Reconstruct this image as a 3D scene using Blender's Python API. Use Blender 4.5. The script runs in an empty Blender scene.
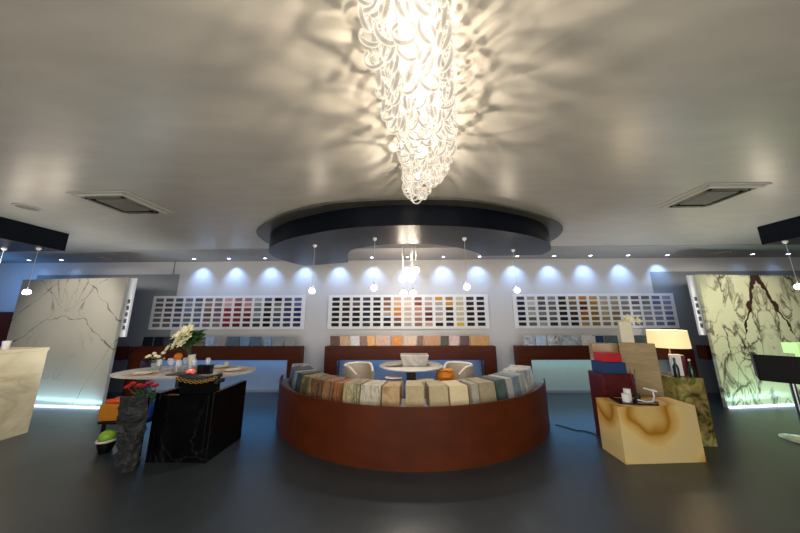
import bpy, bmesh, math, random
from math import pi, sin, cos, radians, sqrt, hypot, atan2, degrees
from mathutils import Vector, Matrix
random.seed(11)
scn = bpy.context.scene
COL = scn.collection

# ------------------------------------------------------------------ materials
def lin(c):
    return tuple((v / 12.92 if v <= .04045 else ((v + .055) / 1.055) ** 2.4) for v in c[:3]) + (1.0,)
def H(s):
    return lin(tuple(int(s[i:i + 2], 16) / 255 for i in (0, 2, 4)))
def newmat(name):
    m = bpy.data.materials.new(name); m.use_nodes = True
    nt = m.node_tree
    return m, nt, nt.nodes['Principled BSDF']
def N(nt, t, **kw):
    n = nt.nodes.new(t)
    for k, v in kw.items():
        if k.startswith('i_'): n.inputs[k[2:].replace('_', ' ')].default_value = v
        else: setattr(n, k, v)
    return n
def plain(name, col, rough=.5, metal=0., spec=.5, bump=0., bscale=40., emis=None, estr=0., var=.06, stretch=(1, 1, 1)):
    """a painted / cast surface: colour slightly mottled by noise, optional fine bump"""
    m, nt, b = newmat(name)
    c = H(col) if isinstance(col, str) else col
    tc = N(nt, 'ShaderNodeTexCoord'); mp = N(nt, 'ShaderNodeMapping'); mp.inputs['Scale'].default_value = stretch
    nt.links.new(tc.outputs['Object'], mp.inputs[0])
    no = N(nt, 'ShaderNodeTexNoise', i_Scale=6.0, i_Detail=4.0); nt.links.new(mp.outputs[0], no.inputs['Vector'])
    mx = N(nt, 'ShaderNodeMix', data_type='RGBA')
    mx.inputs[6].default_value = tuple(v * (1 - var) for v in c[:3]) + (1,); mx.inputs[7].default_value = tuple(min(1, v * (1 + var)) for v in c[:3]) + (1,)
    nt.links.new(no.outputs['Fac'], mx.inputs[0]); nt.links.new(mx.outputs[2], b.inputs['Base Color'])
    b.inputs['Roughness'].default_value = rough; b.inputs['Metallic'].default_value = metal
    b.inputs['Specular IOR Level'].default_value = spec
    if bump:
        n2 = N(nt, 'ShaderNodeTexNoise', i_Scale=bscale, i_Detail=5.0); nt.links.new(mp.outputs[0], n2.inputs['Vector'])
        bp = N(nt, 'ShaderNodeBump', i_Strength=bump, i_Distance=.01); nt.links.new(n2.outputs['Fac'], bp.inputs['Height']); nt.links.new(bp.outputs[0], b.inputs['Normal'])
    if emis:
        b.inputs['Emission Color'].default_value = H(emis) if isinstance(emis, str) else emis
        b.inputs['Emission Strength'].default_value = estr
    return m
def stone(name, c1, c2, vein=None, scale=3., vw=14., dist=2.5, rough=.3, stretch=(1, 1, 1), seed=0, vs=1.0, rot=(0, 0, 0), thresh=1.0):
    """two mottled tones crossed by thin ridged-noise veins"""
    m, nt, b = newmat(name); L = nt.links
    tc = N(nt, 'ShaderNodeTexCoord'); mp = N(nt, 'ShaderNodeMapping')
    mp.inputs['Scale'].default_value = stretch; mp.inputs['Location'].default_value = (seed * 3.7, seed * 1.9, seed * 5.3); mp.inputs['Rotation'].default_value = rot
    L.new(tc.outputs['Object'], mp.inputs[0])
    n1 = N(nt, 'ShaderNodeTexNoise', i_Scale=scale, i_Detail=8.0, i_Distortion=dist); L.new(mp.outputs[0], n1.inputs['Vector'])
    r1 = N(nt, 'ShaderNodeValToRGB'); r1.color_ramp.elements[0].position = .35; r1.color_ramp.elements[1].position = .65
    r1.color_ramp.elements[0].color = H(c1); r1.color_ramp.elements[1].color = H(c2)
    L.new(n1.outputs['Fac'], r1.inputs[0]); out = r1.outputs[0]
    if vein:
        n2 = N(nt, 'ShaderNodeTexNoise', i_Scale=scale * .6 * vs, i_Detail=5.0, i_Distortion=dist * .6); L.new(mp.outputs[0], n2.inputs['Vector'])
        s = N(nt, 'ShaderNodeMath', operation='SUBTRACT'); s.inputs[1].default_value = .5; L.new(n2.outputs['Fac'], s.inputs[0])
        a = N(nt, 'ShaderNodeMath', operation='ABSOLUTE'); L.new(s.outputs[0], a.inputs[0])
        k = N(nt, 'ShaderNodeMath', operation='MULTIPLY', use_clamp=True); k.inputs[1].default_value = vw; L.new(a.outputs[0], k.inputs[0])
        v = N(nt, 'ShaderNodeMath', operation='SUBTRACT', use_clamp=True); v.inputs[0].default_value = 1.; L.new(k.outputs[0], v.inputs[1])
        q = N(nt, 'ShaderNodeMath', operation='MULTIPLY'); q.inputs[1].default_value = thresh; L.new(v.outputs[0], q.inputs[0])
        n3 = N(nt, 'ShaderNodeTexNoise', i_Scale=scale * .5, i_Detail=2.0); L.new(mp.outputs[0], n3.inputs['Vector'])
        q2 = N(nt, 'ShaderNodeMath', operation='MULTIPLY'); L.new(q.outputs[0], q2.inputs[0])
        r3 = N(nt, 'ShaderNodeMapRange'); r3.inputs['From Min'].default_value = .4; r3.inputs['From Max'].default_value = .6; L.new(n3.outputs['Fac'], r3.inputs[0]); L.new(r3.outputs[0], q2.inputs[1])
        mx = N(nt, 'ShaderNodeMix', data_type='RGBA'); mx.inputs[7].default_value = H(vein)
        L.new(q2.outputs[0], mx.inputs[0]); L.new(out, mx.inputs[6]); out = mx.outputs[2]
    L.new(out, b.inputs['Base Color']); b.inputs['Roughness'].default_value = rough; b.inputs['Specular IOR Level'].default_value = .35
    return m
def glow(name, col, s):
    m, nt, b = newmat(name)
    c = H(col); b.inputs['Base Color'].default_value = c; b.inputs['Emission Color'].default_value = c; b.inputs['Emission Strength'].default_value = s
    return m
def clear(name, col='ffffff', fac=.75, rough=.05):
    """thin clear glass: mostly see-through with a glossy skin"""
    m, nt, b = newmat(name); L = nt.links
    t = N(nt, 'ShaderNodeBsdfTransparent'); t.inputs[0].default_value = H(col)
    b.inputs['Base Color'].default_value = H(col); b.inputs['Roughness'].default_value = rough
    x = N(nt, 'ShaderNodeMixShader'); x.inputs[0].default_value = 1 - fac
    L.new(t.outputs[0], x.inputs[1]); L.new(b.outputs[0], x.inputs[2]); L.new(x.outputs[0], nt.nodes['Material Output'].inputs[0])
    return m

# ------------------------------------------------------------------ mesh builder
class MB:
    def __init__(s): s.bm = bmesh.new(); s.smooth = False
    def _m(s, verts, M):
        for v in verts: v.co = M @ v.co
    def box(s, c, size, rz=0, rx=0, ry=0, bevel=0, taper=1.0):
        r = bmesh.ops.create_cube(s.bm, size=1); vs = r['verts']
        for v in vs:
            k = taper if v.co.z < 0 else 1.0
            v.co = Vector((v.co.x * size[0] * k, v.co.y * size[1] * k, v.co.z * size[2]))
        if bevel:
            es = list({e for v in vs for e in v.link_edges})
            rb = bmesh.ops.bevel(s.bm, geom=es, offset=bevel, segments=2, affect='EDGES', profile=.6)
            vs = list({v for f in rb['faces'] for v in f.verts} | {v for v in vs if v.is_valid})
            seen = set(); st = list(vs); 
            while st:
                v = st.pop()
                if v in seen: continue
                seen.add(v)
                for e in v.link_edges: st.append(e.other_vert(v))
            vs = list(seen)
        M = Matrix.Translation(c) @ Matrix.Rotation(rz, 4, 'Z') @ Matrix.Rotation(ry, 4, 'Y') @ Matrix.Rotation(rx, 4, 'X')
        s._m(vs, M); return s
    def span(s, a, b, bevel=0):
        return s.box([(a[i] + b[i]) / 2 for i in range(3)], [abs(b[i] - a[i]) for i in range(3)], bevel=bevel)
    def lathe(s, prof, c=(0, 0, 0), n=24, a0=0., a1=2 * pi, M=None):
        full = abs(a1 - a0 - 2 * pi) < 1e-6; rings = []
        cnt = n if full else n + 1
        for r, z in prof:
            if r < 1e-6:
                v = s.bm.verts.new((0, 0, z)); rings.append([v] * cnt)
            else:
                rings.append([s.bm.verts.new((r * cos(a0 + (a1 - a0) * i / n), r * sin(a0 + (a1 - a0) * i / n), z)) for i in range(cnt)])
        for A, B in zip(rings, rings[1:]):
            for i in range(n):
                j = (i + 1) % cnt
                q = [A[i], A[j], B[j], B[i]]; u = []
                for v in q:
                    if v not in u: u.append(v)
                if len(u) > 2:
                    try: s.bm.faces.new(u)
                    except ValueError: pass
        T = Matrix.Translation(c) @ (M or Matrix.Identity(4))
        s._m({v for R in rings for v in R}, T); s.smooth = True; return s
    def cyl(s, c, r, h, n=20, r2=None):
        r2 = r if r2 is None else r2
        return s.lathe([(0, 0), (r, 0), (r2, h), (0, h)], c, n)
    def tube(s, pts, r, n=8, closed=False):
        pts = [Vector(p) for p in pts]; rings = []; up = None; m = len(pts)
        for i, p in enumerate(pts):
            a = pts[(i - 1) % m] if (closed or i > 0) else p; b = pts[(i + 1) % m] if (closed or i < m - 1) else p
            t = (b - a).normalized()
            if up is None: up = t.orthogonal().normalized()
            up = (up - t * up.dot(t)).normalized(); w = t.cross(up)
            rr = r(i / (m - 1)) if callable(r) else r
            rings.append([s.bm.verts.new(p + (up * cos(2 * pi * k / n) + w * sin(2 * pi * k / n)) * rr) for k in range(n)])
        pr = list(zip(rings, rings[1:])) + ([(rings[-1], rings[0])] if closed else [])
        for A, B in pr:
            for k in range(n): s.bm.faces.new((A[k], A[(k + 1) % n], B[(k + 1) % n], B[k]))
        if not closed:
            s.bm.faces.new(rings[0][::-1]); s.bm.faces.new(rings[-1])
        s.smooth = True; return s
    def prism(s, poly, z0, z1):
        a = [s.bm.verts.new((x, y, z0)) for x, y in poly]; b = [s.bm.verts.new((x, y, z1)) for x, y in poly]
        s.bm.faces.new(a[::-1]); s.bm.faces.new(b); n = len(poly)
        for i in range(n): s.bm.faces.new((a[i], a[(i + 1) % n], b[(i + 1) % n], b[i]))
        return s
    def ball(s, c, r, sc=(1, 1, 1), n=12):
        q = bmesh.ops.create_uvsphere(s.bm, u_segments=n + 4, v_segments=n, radius=r)
        s._m(q['verts'], Matrix.Translation(c) @ Matrix.Diagonal((*sc, 1))); s.smooth = True; return s
    def disp(s, amp, freq, seed=0):
        from mathutils import noise
        for v in s.bm.verts:
            v.co += Vector([noise.noise(v.co * freq + Vector((seed + 7 * i, i * 3.1, 1.7))) * amp for i in range(3)])
        return s
    def sub(s, cuts):
        bmesh.ops.subdivide_edges(s.bm, edges=s.bm.edges[:], cuts=cuts, use_grid_fill=True); return s
def mk(name, mb, mat, parent=None, smooth=None, sub=0):
    """link a builder as ONE mesh object; geometry is given in room coordinates"""
    me = bpy.data.meshes.new(name)
    bmesh.ops.recalc_face_normals(mb.bm, faces=mb.bm.faces[:])
    off = Vector((0, 0, 0)); p = parent
    while p is not None: off += Vector(p.location); p = p.parent
    if parent is None:
        vs = [v.co for v in mb.bm.verts]
        off = Vector((sum(v.x for v in vs) / len(vs), sum(v.y for v in vs) / len(vs), min(v.z for v in vs)))
    for v in mb.bm.verts: v.co -= off
    mb.bm.to_mesh(me); mb.bm.free(); me.materials.append(mat)
    if smooth if smooth is not None else mb.smooth:
        for f in me.polygons: f.use_smooth = True
        try: me.set_sharp_from_angle(angle=radians(38))
        except Exception: pass
    o = bpy.data.objects.new(name, me); COL.objects.link(o)
    if parent is not None: o.parent = parent
    else: o.location = off
    if sub:
        sm = o.modifiers.new('sub', 'SUBSURF'); sm.levels = sm.render_levels = sub
    return o
def tag(o, label, cat, group=None, kind=None):
    o['label'] = label; o['category'] = cat
    if group: o['group'] = group
    if kind: o['kind'] = kind
    return o
def thing(name, label, cat, loc, group=None):
    o = bpy.data.objects.new(name, None); COL.objects.link(o); o.location = loc; o.empty_display_size = .05
    return tag(o, label, cat, group)
def struct(name, mb, mat, parent=None, **k):
    o = mk(name, mb, mat, parent, **k)
    if parent is None: o['kind'] = 'structure'
    return o
def dup(root, loc, label=None):
    r = root.copy(); COL.objects.link(r); r.location = loc
    if label: r['label'] = label
    for ch in list(root.children):
        c = ch.copy(); COL.objects.link(c); c.parent = r
        for g in list(ch.children):
            d = g.copy(); COL.objects.link(d); d.parent = c
    return r
def light(name, kind, loc, energy, col, size=.1, rot=None, aim=None, spot=None, blend=.6, sy=None):
    l = bpy.data.lights.new(name, kind); l.energy = energy; l.color = col[:3]
    if kind == 'AREA':
        l.shape = 'RECTANGLE' if sy else 'SQUARE'; l.size = size
        if sy: l.size_y = sy
    else: l.shadow_soft_size = size
    if spot: l.spot_size = radians(spot); l.spot_blend = blend
    o = bpy.data.objects.new(name, l); COL.objects.link(o); o.location = loc
    if aim: o.rotation_euler = (Vector(aim) - Vector(loc)).to_track_quat('-Z', 'Y').to_euler()
    if rot: o.rotation_euler = rot
    return o

# ------------------------------------------------------------------ shared materials
M = {}
M['floor'] = plain('dark_resin_floor', '33393d', rough=.34, spec=.5, bump=.08, bscale=3., var=.25)
M['ceil'] = plain('polished_plaster', 'b6b1a7', rough=.33, spec=.9, bump=.35, bscale=2.2, var=.16, stretch=(.35, 1.2, 1))
M['soffit'] = plain('matte_grey_soffit', 'a2a1a0', rough=.7)
M['wall'] = plain('white_wall_paint', 'd0d0d3', rough=.7, var=.03)
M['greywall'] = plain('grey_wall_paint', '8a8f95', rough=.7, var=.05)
M['rust'] = plain('brown_rust_steel', '4c1e0c', spec=.25, rough=.5, bump=.12, bscale=9., var=.35, stretch=(.6, .6, 1.4))
M['rust_drum'] = plain('orange_brown_rust_steel', '50210a', spec=.22, rough=.5, bump=.1, bscale=6., var=.45, stretch=(.5, .5, 1))
M['canopy'] = plain('dark_blue_lacquer', '0a0f18', rough=.3, spec=.12, bump=.2, bscale=4.)
M['step'] = plain('olive_grey_plaster', '504f47', rough=.4)
M['white'] = plain('white_lacquer', 'e2e2e2', rough=.35)
M['board'] = plain('white_display_board', 'eceef4', rough=.4)
M['chrome'] = plain('chrome', 'c8c8cc', rough=.15, metal=1.)
M['black'] = stone('black_marble', '050506', '0c0c0e', '77736c', scale=2.2, vw=80., dist=1.5, rough=.12, thresh=.07)
M['blackp'] = plain('black_gloss', '0a0a0c', rough=.2)
M['led'] = glow('cool_led', 'c4dcff', 2.2)
M['bulb'] = glow('warm_bulb', 'fff0d0', 60.)
for gm, tf in ((M['bulb'], .75),):
  nt = gm.node_tree; tb = N(nt, 'ShaderNodeBsdfTransparent'); xb = N(nt, 'ShaderNodeMixShader'); xb.inputs[0].default_value = tf
  nt.links.new(nt.nodes['Principled BSDF'].outputs[0], xb.inputs[1]); nt.links.new(tb.outputs[0], xb.inputs[2]); nt.links.new(xb.outputs[0], nt.nodes['Material Output'].inputs[0])
M['globe'] = glow('warm_glass_globe', 'fff1dc', 9.)
nt = M['globe'].node_tree; tb = N(nt, 'ShaderNodeBsdfTransparent'); xb = N(nt, 'ShaderNodeMixShader'); xb.inputs[0].default_value = .6
nt.links.new(nt.nodes['Principled BSDF'].outputs[0], xb.inputs[1]); nt.links.new(tb.outputs[0], xb.inputs[2]); nt.links.new(xb.outputs[0], nt.nodes['Material Output'].inputs[0])
M['dlight'] = glow('blue_white_downlight', 'cfe0ff', 12.)
M['green'] = plain('leaf_green', '2f5a22', rough=.5, var=.4)
M['petal'] = plain('cream_petal', 'efe9c4', rough=.6)
M['tub'] = plain('off_white_upholstery', 'b4a898', rough=.8)
M['lit_rim'] = plain('lit_rim_upholstery', 'e8e0d2', rough=.7)  # paler than the upholstery, painting in the light on the chair rims
M['tmarble'] = stone('white_table_marble', 'd6d2cc', 'c4beb6', '8a8680', scale=2., vw=20., rough=.25, thresh=.5)
M['glass'] = clear('clear_glass', fac=.75)

# swatches take their colour from the object itself, so one material serves all of them
m, nt, b = newmat('stone_swatch'); oi = N(nt, 'ShaderNodeObjectInfo'); tc = N(nt, 'ShaderNodeTexCoord')
no = N(nt, 'ShaderNodeTexNoise', i_Scale=30., i_Detail=5.); nt.links.new(tc.outputs['Object'], no.inputs['Vector'])
mr = N(nt, 'ShaderNodeMapRange'); mr.inputs['To Min'].default_value = .75; mr.inputs['To Max'].default_value = 1.25; nt.links.new(no.outputs['Fac'], mr.inputs[0])
vm = N(nt, 'ShaderNodeVectorMath', operation='SCALE'); nt.links.new(oi.outputs['Color'], vm.inputs[0]); nt.links.new(mr.outputs[0], vm.inputs['Scale'])
nt.links.new(vm.outputs[0], b.inputs['Base Color']); b.inputs['Roughness'].default_value = .5; b.inputs['Specular IOR Level'].default_value = .15
M['swatch'] = m

# ------------------------------------------------------------------ room shell
YW, ZC, ZS = 6.37, 3.05, 3.035
struct('floor', MB().span((-12, -5, -.1), (12, 6.6, 0)), M['floor'])
struct('ceiling', MB().span((-12, -5, ZC), (12, 5.27, ZC + .15)), M['ceil'])
struct('ceiling_soffit', MB().span((-12, 5.27, ZS), (12, 6.6, ZC + .15)), M['soffit'])
struct('wall_back', MB().span((-12, YW, 0), (12, YW + .2, ZC)), M['wall'])
struct('wall_left', MB().span((-12.1, -5, 0), (-11.9, 6.6, ZC)), M['greywall'])
struct('wall_right', MB().span((11.9, -5, 0), (12.1, 6.6, ZC)), M['greywall'])
struct('wall_front', MB().span((-12, -5.1, 0), (12, -4.9, ZC)), M['greywall'])
struct('wall_shade_left', MB().span((-9.2, YW - .004, 0), (-5.58, YW, 2.72)), M['greywall'])  # thin grey sheet: shade on this stretch of wall put into colour
struct('wall_shade_right', MB().span((5.86, YW - .004, 0), (9.4, YW, 2.70)), M['greywall'])  # same grey sheet for the shaded right end of the wall
struct('wall_lit_tint_left', MB().span((-6.05, YW - .012, .05), (-2.46, YW, .76)), plain('blue_lit_wall_tint', 'a0b0c0', rough=.6))  # added sheet: blue light from under the bench painted onto the wall
struct('wall_lit_tint_middle', MB().span((-1.7, YW - .012, .05), (1.84, YW, .76)), plain('blue_lit_wall_tint', 'a0b0c0', rough=.6))  # blue under-bench light painted in here too
struct('wall_lit_tint_right', MB().span((2.56, YW - .012, .05), (6.3, YW, .76)), plain('teal_lit_wall_tint', 'b4c2bf', rough=.6))  # teal cast of the under-bench light put into the colour
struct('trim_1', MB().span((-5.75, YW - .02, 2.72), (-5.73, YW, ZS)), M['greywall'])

# ------------------------------------------------------------------ hanging canopies
def smooth_poly(pts, closed=True, n=6):
    out = []; m = len(pts)
    for i in range(m if closed else m - 1):
        p0, p1, p2, p3 = [Vector(pts[(i + k) % m] if closed else pts[max(0, min(m - 1, i + k))]) for k in (-1, 0, 1, 2)]
        for j in range(n):
            t = j / n
            out.append(tuple(.5 * ((2 * p1) + (p2 - p0) * t + (2 * p0 - 5 * p1 + 4 * p2 - p3) * t * t + (3 * p1 - p0 - 3 * p2 + p3) * t ** 3)))
    if not closed: out.append(tuple(pts[-1]))
    return out
outer = smooth_poly([(-2.16, 5.6), (-2.33, 5.26), (-2.43, 4.78), (-2.32, 4.33), (-2.06, 3.97), (-1.68, 3.65), (-1.2, 3.4), (-.83, 3.25), (-.44, 3.17), (.08, 3.14), (.7, 3.2), (1.18, 3.34), (1.72, 3.59), (2.09, 3.86), (2.36, 4.2), (2.49, 4.45), (2.5, 4.77)], False)
inner = smooth_poly([(1.42, 4.82), (1.3, 4.6), (.93, 4.26), (.49, 4.02), (.0, 3.95), (-.44, 4.03), (-.74, 4.19), (-.93, 4.36), (-1.06, 4.75), (-1.17, 5.28)], False)
t = thing('ceiling_canopy', 'large dark blue curved canopy hanging under the ceiling above the round counter', 'canopy', (0.05, 4.0, 2.75))
mk('canopy_body', MB().prism(outer + inner, 2.75, ZC - .03), M['canopy'], t)
ringo = smooth_poly([(-2.55, 5.22), (-2.6, 4.75), (-2.52, 4.28), (-2.33, 3.98), (-1.92, 3.6), (-1.54, 3.33), (-1.01, 3.1), (-.42, 3.02), (.1, 3.0), (.68, 3.03), (1.14, 3.17), (1.67, 3.42), (2.19, 3.75), (2.5, 4.05), (2.66, 4.35), (2.74, 4.75), (2.7, 5.22)], False, 4)
mk('backing_ring', MB().prism(ringo, ZC - .025, ZC - .001), M['step'], t)
for sgn, lab in ((-1, 'dark straight canopy box at the far left ceiling above the marble desk'), (1, 'dark straight canopy box at the far right ceiling above the veined panel')):
    t = thing('ceiling_canopy', lab, 'canopy', (sgn * 7.4, 3.0, 2.75))
    a, b = sorted((sgn * 5.72, sgn * 9.4))
    mk('canopy_body', MB().span((a, .6, 2.75), (b, 4.21, ZC - .001)), M['canopy'], t)
    for k, (x, y) in enumerate(((6.3, 3.75), (7.2, 3.75), (6.3, 2.7))):
        d = mk('downlight', MB().lathe([(0, 0), (.045, 0), (.045, .01), (0, .01)], (sgn * x, y, 2.74), 16), M['dlight'], t)

# ------------------------------------------------------------------ ceiling vents, speakers, downlights
M['grille'] = plain('vent_grille_grey', '7a766c', rough=.6, bump=.6, bscale=60.)
M['ventw'] = plain('vent_white_plastic', 'b9b5ab', rough=.5)
def vent(cx, cy, lab, k=.76):
    t = thing('ceiling_vent', lab, 'vent', (cx, cy, ZC - .03), 'square ceiling air vents')
    f = MB()
    for s in (-1, 1):
        f.span((cx - k * .44, cy + s * k * .42 , ZC - .015), (cx + k * .44, cy + s * k * .39, ZC - .002)); f.span((cx + s * k * .47, cy - k * .41, ZC - .015), (cx + s * k * .41, cy + k * .41, ZC - .002))
    mk('frame', f, M['ventw'], t)
    g = MB()
    for s in (-1, 1):
        g.span((cx - k * .38, cy + s * k * .38, ZC - .035), (cx + k * .38, cy + s * k * .34, ZC - .002)); g.span((cx + s * k * .38, cy - k * .34, ZC - .035), (cx + s * k * .34, cy + k * .34, ZC - .002))
    mk('inner_frame', g, M['ventw'], t)
    for s in (-1, 1):
        mk('slot', MB().span((cx - k * .27, cy + s * k * .335, ZC - .037), (cx + k * .27, cy + s * k * .27, ZC - .002)), M['blackp'], t)
        mk('slot', MB().span((cx + s * k * .335, cy - k * .27, ZC - .037), (cx + s * k * .27, cy + k * .27, ZC - .002)), M['blackp'], t)
    q = MB().box((cx, cy, ZC - .022), (.44 * k, .44 * k, .03), bevel=.008)
    for i in range(9): q.box((cx, cy - k * .18 + i * .045 * k, ZC - .038), (.38 * k, .02, .008))
    mk('grille', q, M['grille'], t)
vent(-3.53, 3.05, 'square white ceiling air vent on the left side of the room')
vent(3.66, 3.05, 'square white ceiling air vent on the right side of the room')
for x, y, z, lab in ((-4.9, 3.13, ZC, 'round white ceiling speaker beside the left dark canopy box'), (-7.04, 5.9, ZS, 'round pale ceiling disc in the grey soffit above the left marble panel'),
                     (7.08, 5.86, ZS, 'round pale ceiling disc in the grey soffit above the right veined panel')):
    t = thing('ceiling_speaker', lab, 'speaker', (x, y, z - .012))
    mk('rim', MB().lathe([(.1, 0), (.12, 0), (.12, .012), (.1, .012), (.1, 0)], (x, y, z - .014), 24), M['ventw'], t)
    mk('grille', MB().cyl((x, y, z - .01), .1, .008, 24), M['grille'], t)
xs = [-9.05, -8.25, -5.02, -4.18, -3.31, -2.46, -1.62, -.78, .06, .9, 1.74, 2.61, 3.46, 4.29, 5.15, 6.04, 7.95, 8.75]
first = None
BL = (.32, .55, 1.)
for i, x in enumerate(xs):
    if first is None:
        first = thing('recessed_downlight', 'small round blue-white recessed downlight in a row along the back wall', 'downlight', (x, 6.05, ZS), 'recessed downlights along the back wall')
        mk('trim_ring', MB().lathe([(.034, -.006), (.05, -.006), (.05, 0), (.034, 0), (.034, -.006)], (x, 6.05, ZS), 18), M['ventw'], first)
        mk('lens', MB().cyl((x, 6.05, ZS - .004), .034, .004, 18), M['dlight'], first)
    else: dup(first, (x, 6.05, ZS))
    far = abs(x) > 7
    light('downlight_beam', 'SPOT', (x, 6.10, ZS - .02), 23 if not far else 2, BL, .02, aim=(x + .02, 6.37, 2.42), spot=84, blend=1.)

# ------------------------------------------------------------------ swatch boards
def ramp(cols, n):
    return cols
def board(x0, x1, z0, z1, grid, lab):
    t = thing('sample_board', lab, 'display board', ((x0 + x1) / 2, YW - .04, z0), 'wall boards of small stone swatches')
    mk('panel', MB().span((x0, YW - .04, z0), (x1, YW - .031, z1)), M['board'], t)
    n = len(grid); w = (x1 - x0 - .12) / n; h = (z1 - z0 - .08) / 6
    for c in range(n):
        for r in range(6):
            cx = x0 + .06 + w * (c + .5); cz = z1 - .04 - h * (r + .5)
            o = mk('swatch', MB().box((cx, YW - .047, cz), (w * .70, .014, h * .64)), M['swatch'], t)
            o.color = H(grid[c][r])
G1 = ['6b6a66 66605c 6e6862 75706a 6e6a66 77736e'.split(), '5c5a5a 5a5152 5c5354 584f50 5d5657 6a6563'.split(), '4c5a6c 4c5260 46485c 50566e 66607e 4a5570'.split(),
      '6d7c86 7c8494 6f7aa0 5a6680 6c6a78 55618c'.split(), '4d5e6c 6b7086 55607c 6e7690 4a587a 6c7896'.split(), '7c6c68 8d726c 71605e 5c4a4e 6e5c62 6b6068'.split(),
      '8d7a7a 7a6870 645864 6a5a70 6c6470 807280'.split(), 'c9a0a0 c8a8ac 8d2f40 8c2c40 8a2238 7c1c34'.split(), 'a06a70 7a3a48 802e42 7a2a3c 7c2c3c 5c1c34'.split(),
      'a07878 b89090 8a4450 6c2834 4c1e2c 4a2434'.split(), 'b0b0b0 8d9090 5c6a74 7c8c98 44525e 2a3440'.split(), '4c586c 22242e 3a3a44 0e1016 14161c 0c0e12'.split(),
      '0c0c10 6a6c70 6c7478 44505a 3c4654 3a4660'.split(), '4e5872 40445c 3a4058 34406c 2c3660 2e3c60'.split(), '5c6a98 5a6aa0 1c2a6c 20306c 182450 2c3a58'.split()]
G2 = ['20222e 1c1e28 1a1c24 14161c 16161e 1c1c22'.split(), '2c2626 3e3230 2c2024 3a3034 241f24 1a1a1e'.split(), '4c4244 6a5458 2c1c24 1a181c 161418 1c1a1c'.split(),
      '4e4656 2a2840 262a40 22243c 262a38 3a3a4a'.split(), '40404a 2c2c38 1c2226 1a1c24 22282a 24282c'.split(), '7a5c50 8c6658 946c58 a0a0a0 1a2040 1c1c22'.split(),
      'd8aa94 d6b08c d48a40 c87c34 7a5458 5a4c48'.split(), 'd8c8b8 d8d0c4 ccb8b0 ccc0b8 c0b4a8 a8a09c'.split(), '8c5e58 7a4440 c08c70 b08c7c 94786c 80685c'.split(), 'c0b0a8 b8a49c 8c6868 5c3434 502428 b89c90'.split(),
      'c4902c a8a8a8 b0b0b0 a49c94 b8a8a0 141218'.split(), 'a08048 c48a1c 4c3c20 34242c 241c34 342c34'.split(), 'd0c4a8 c4b498 c8c0a4 c4bca0 c0b8a0 e0b838'.split(),
      '4c3c44 24242c 141418 16161e 14181c 1c2024'.split(), '1e242c 20202a 2c2638 16141e 141418 20222a'.split()]
G3 = ['4c4c5c 1c2244 1c2440 142038 10182c 1a2434'.split(), 'a09c98 c8c8cc 909498 a8a8a8 54605c 60686c'.split(), '5c5450 5a5054 585460 7c7c80 4c5458 a0a4a4'.split(), '8c9498 70707a 64646c 6c6870 545e60 2a3438'.split(),
      '34343c 2e2630 2c2c38 1c1c24 1c1c2c 4c5458'.split(), '8c7a60 745c50 705850 3c2a2c 342428 2a2628'.split(), 'b87420 6a3812 5c280c 98541c 8c5818 a88838'.split(), 'b89458 a47c34 94702c 88682c 806024 8c6c24'.split(),
      'b0a898 b4a48c a09478 a89870 948868 847044'.split(), 'a89c84 9c9480 948c74 786c5c 7c6c4c 7c7050'.split(), '8c8c90 84848c 7c7474 7c747c 807c80 848488'.split(), '5c5c68 5c5c6c 707078 787880 706c78 747074'.split(),
      '6c7078 70747c 808890 8890a0 848894 8c90a4'.split(), '68749a 66729a 707ea4 8490ac 7684a4 68769a'.split(), '98a4c0 8090b4 8090b4 6478a4 687aa4 50689c'.split()]
board(-6.10, -2.38, 1.385, 2.18, G1, 'white wall board of grey, crimson and navy swatches behind the flower table')
board(-1.83, 1.95, 1.385, 2.18, G2, 'white wall board of black, beige and gold swatches behind the round counter')
board(2.53, 6.26, 1.385, 2.18, G3, 'white wall board of navy, ochre and pale blue swatches behind the table lamp')

# ------------------------------------------------------------------ racks (a thick square arch) and the samples leaning on them
def rack(x0, x1, lab, y0=5.9, y1=6.09, z1=1.035, th=.28, legs=(1, 1)):
    t = thing('display_bench', lab, 'bench', ((x0 + x1) / 2, (y0 + y1) / 2, 0), 'rust brown benches along the back wall')
    mk('bench_top', MB().span((x0, y0, z1 - th), (x1, y1, z1), bevel=.004), M['rust'], t)
    for i, (a, b) in enumerate(((x0, x0 + th), (x1 - th, x1))):
        if legs[i]: mk('leg', MB().span((a, y0 + .002, 0), (b, y1, z1 - th)), M['rust'], t)
    return t
rack(-6.0, -2.25, 'rust brown bench with grey and blue samples behind the flower table')
rack(-1.74, 1.92, 'rust brown bench with wood-toned samples behind the round counter')
rack(2.36, 6.02, 'rust brown bench with white marble samples behind the table lamp')
rack(-8.6, -6.2, 'rust brown bench mostly hidden behind the left marble panel', legs=(1, 0))
rack(6.28, 8.9, 'rust brown bench mostly hidden behind the right veined panel', legs=(0, 1))
struct('baseboard_back', MB().span((-6, YW - .02, 0), (6.2, YW, .05)), M['greywall'])

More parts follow.
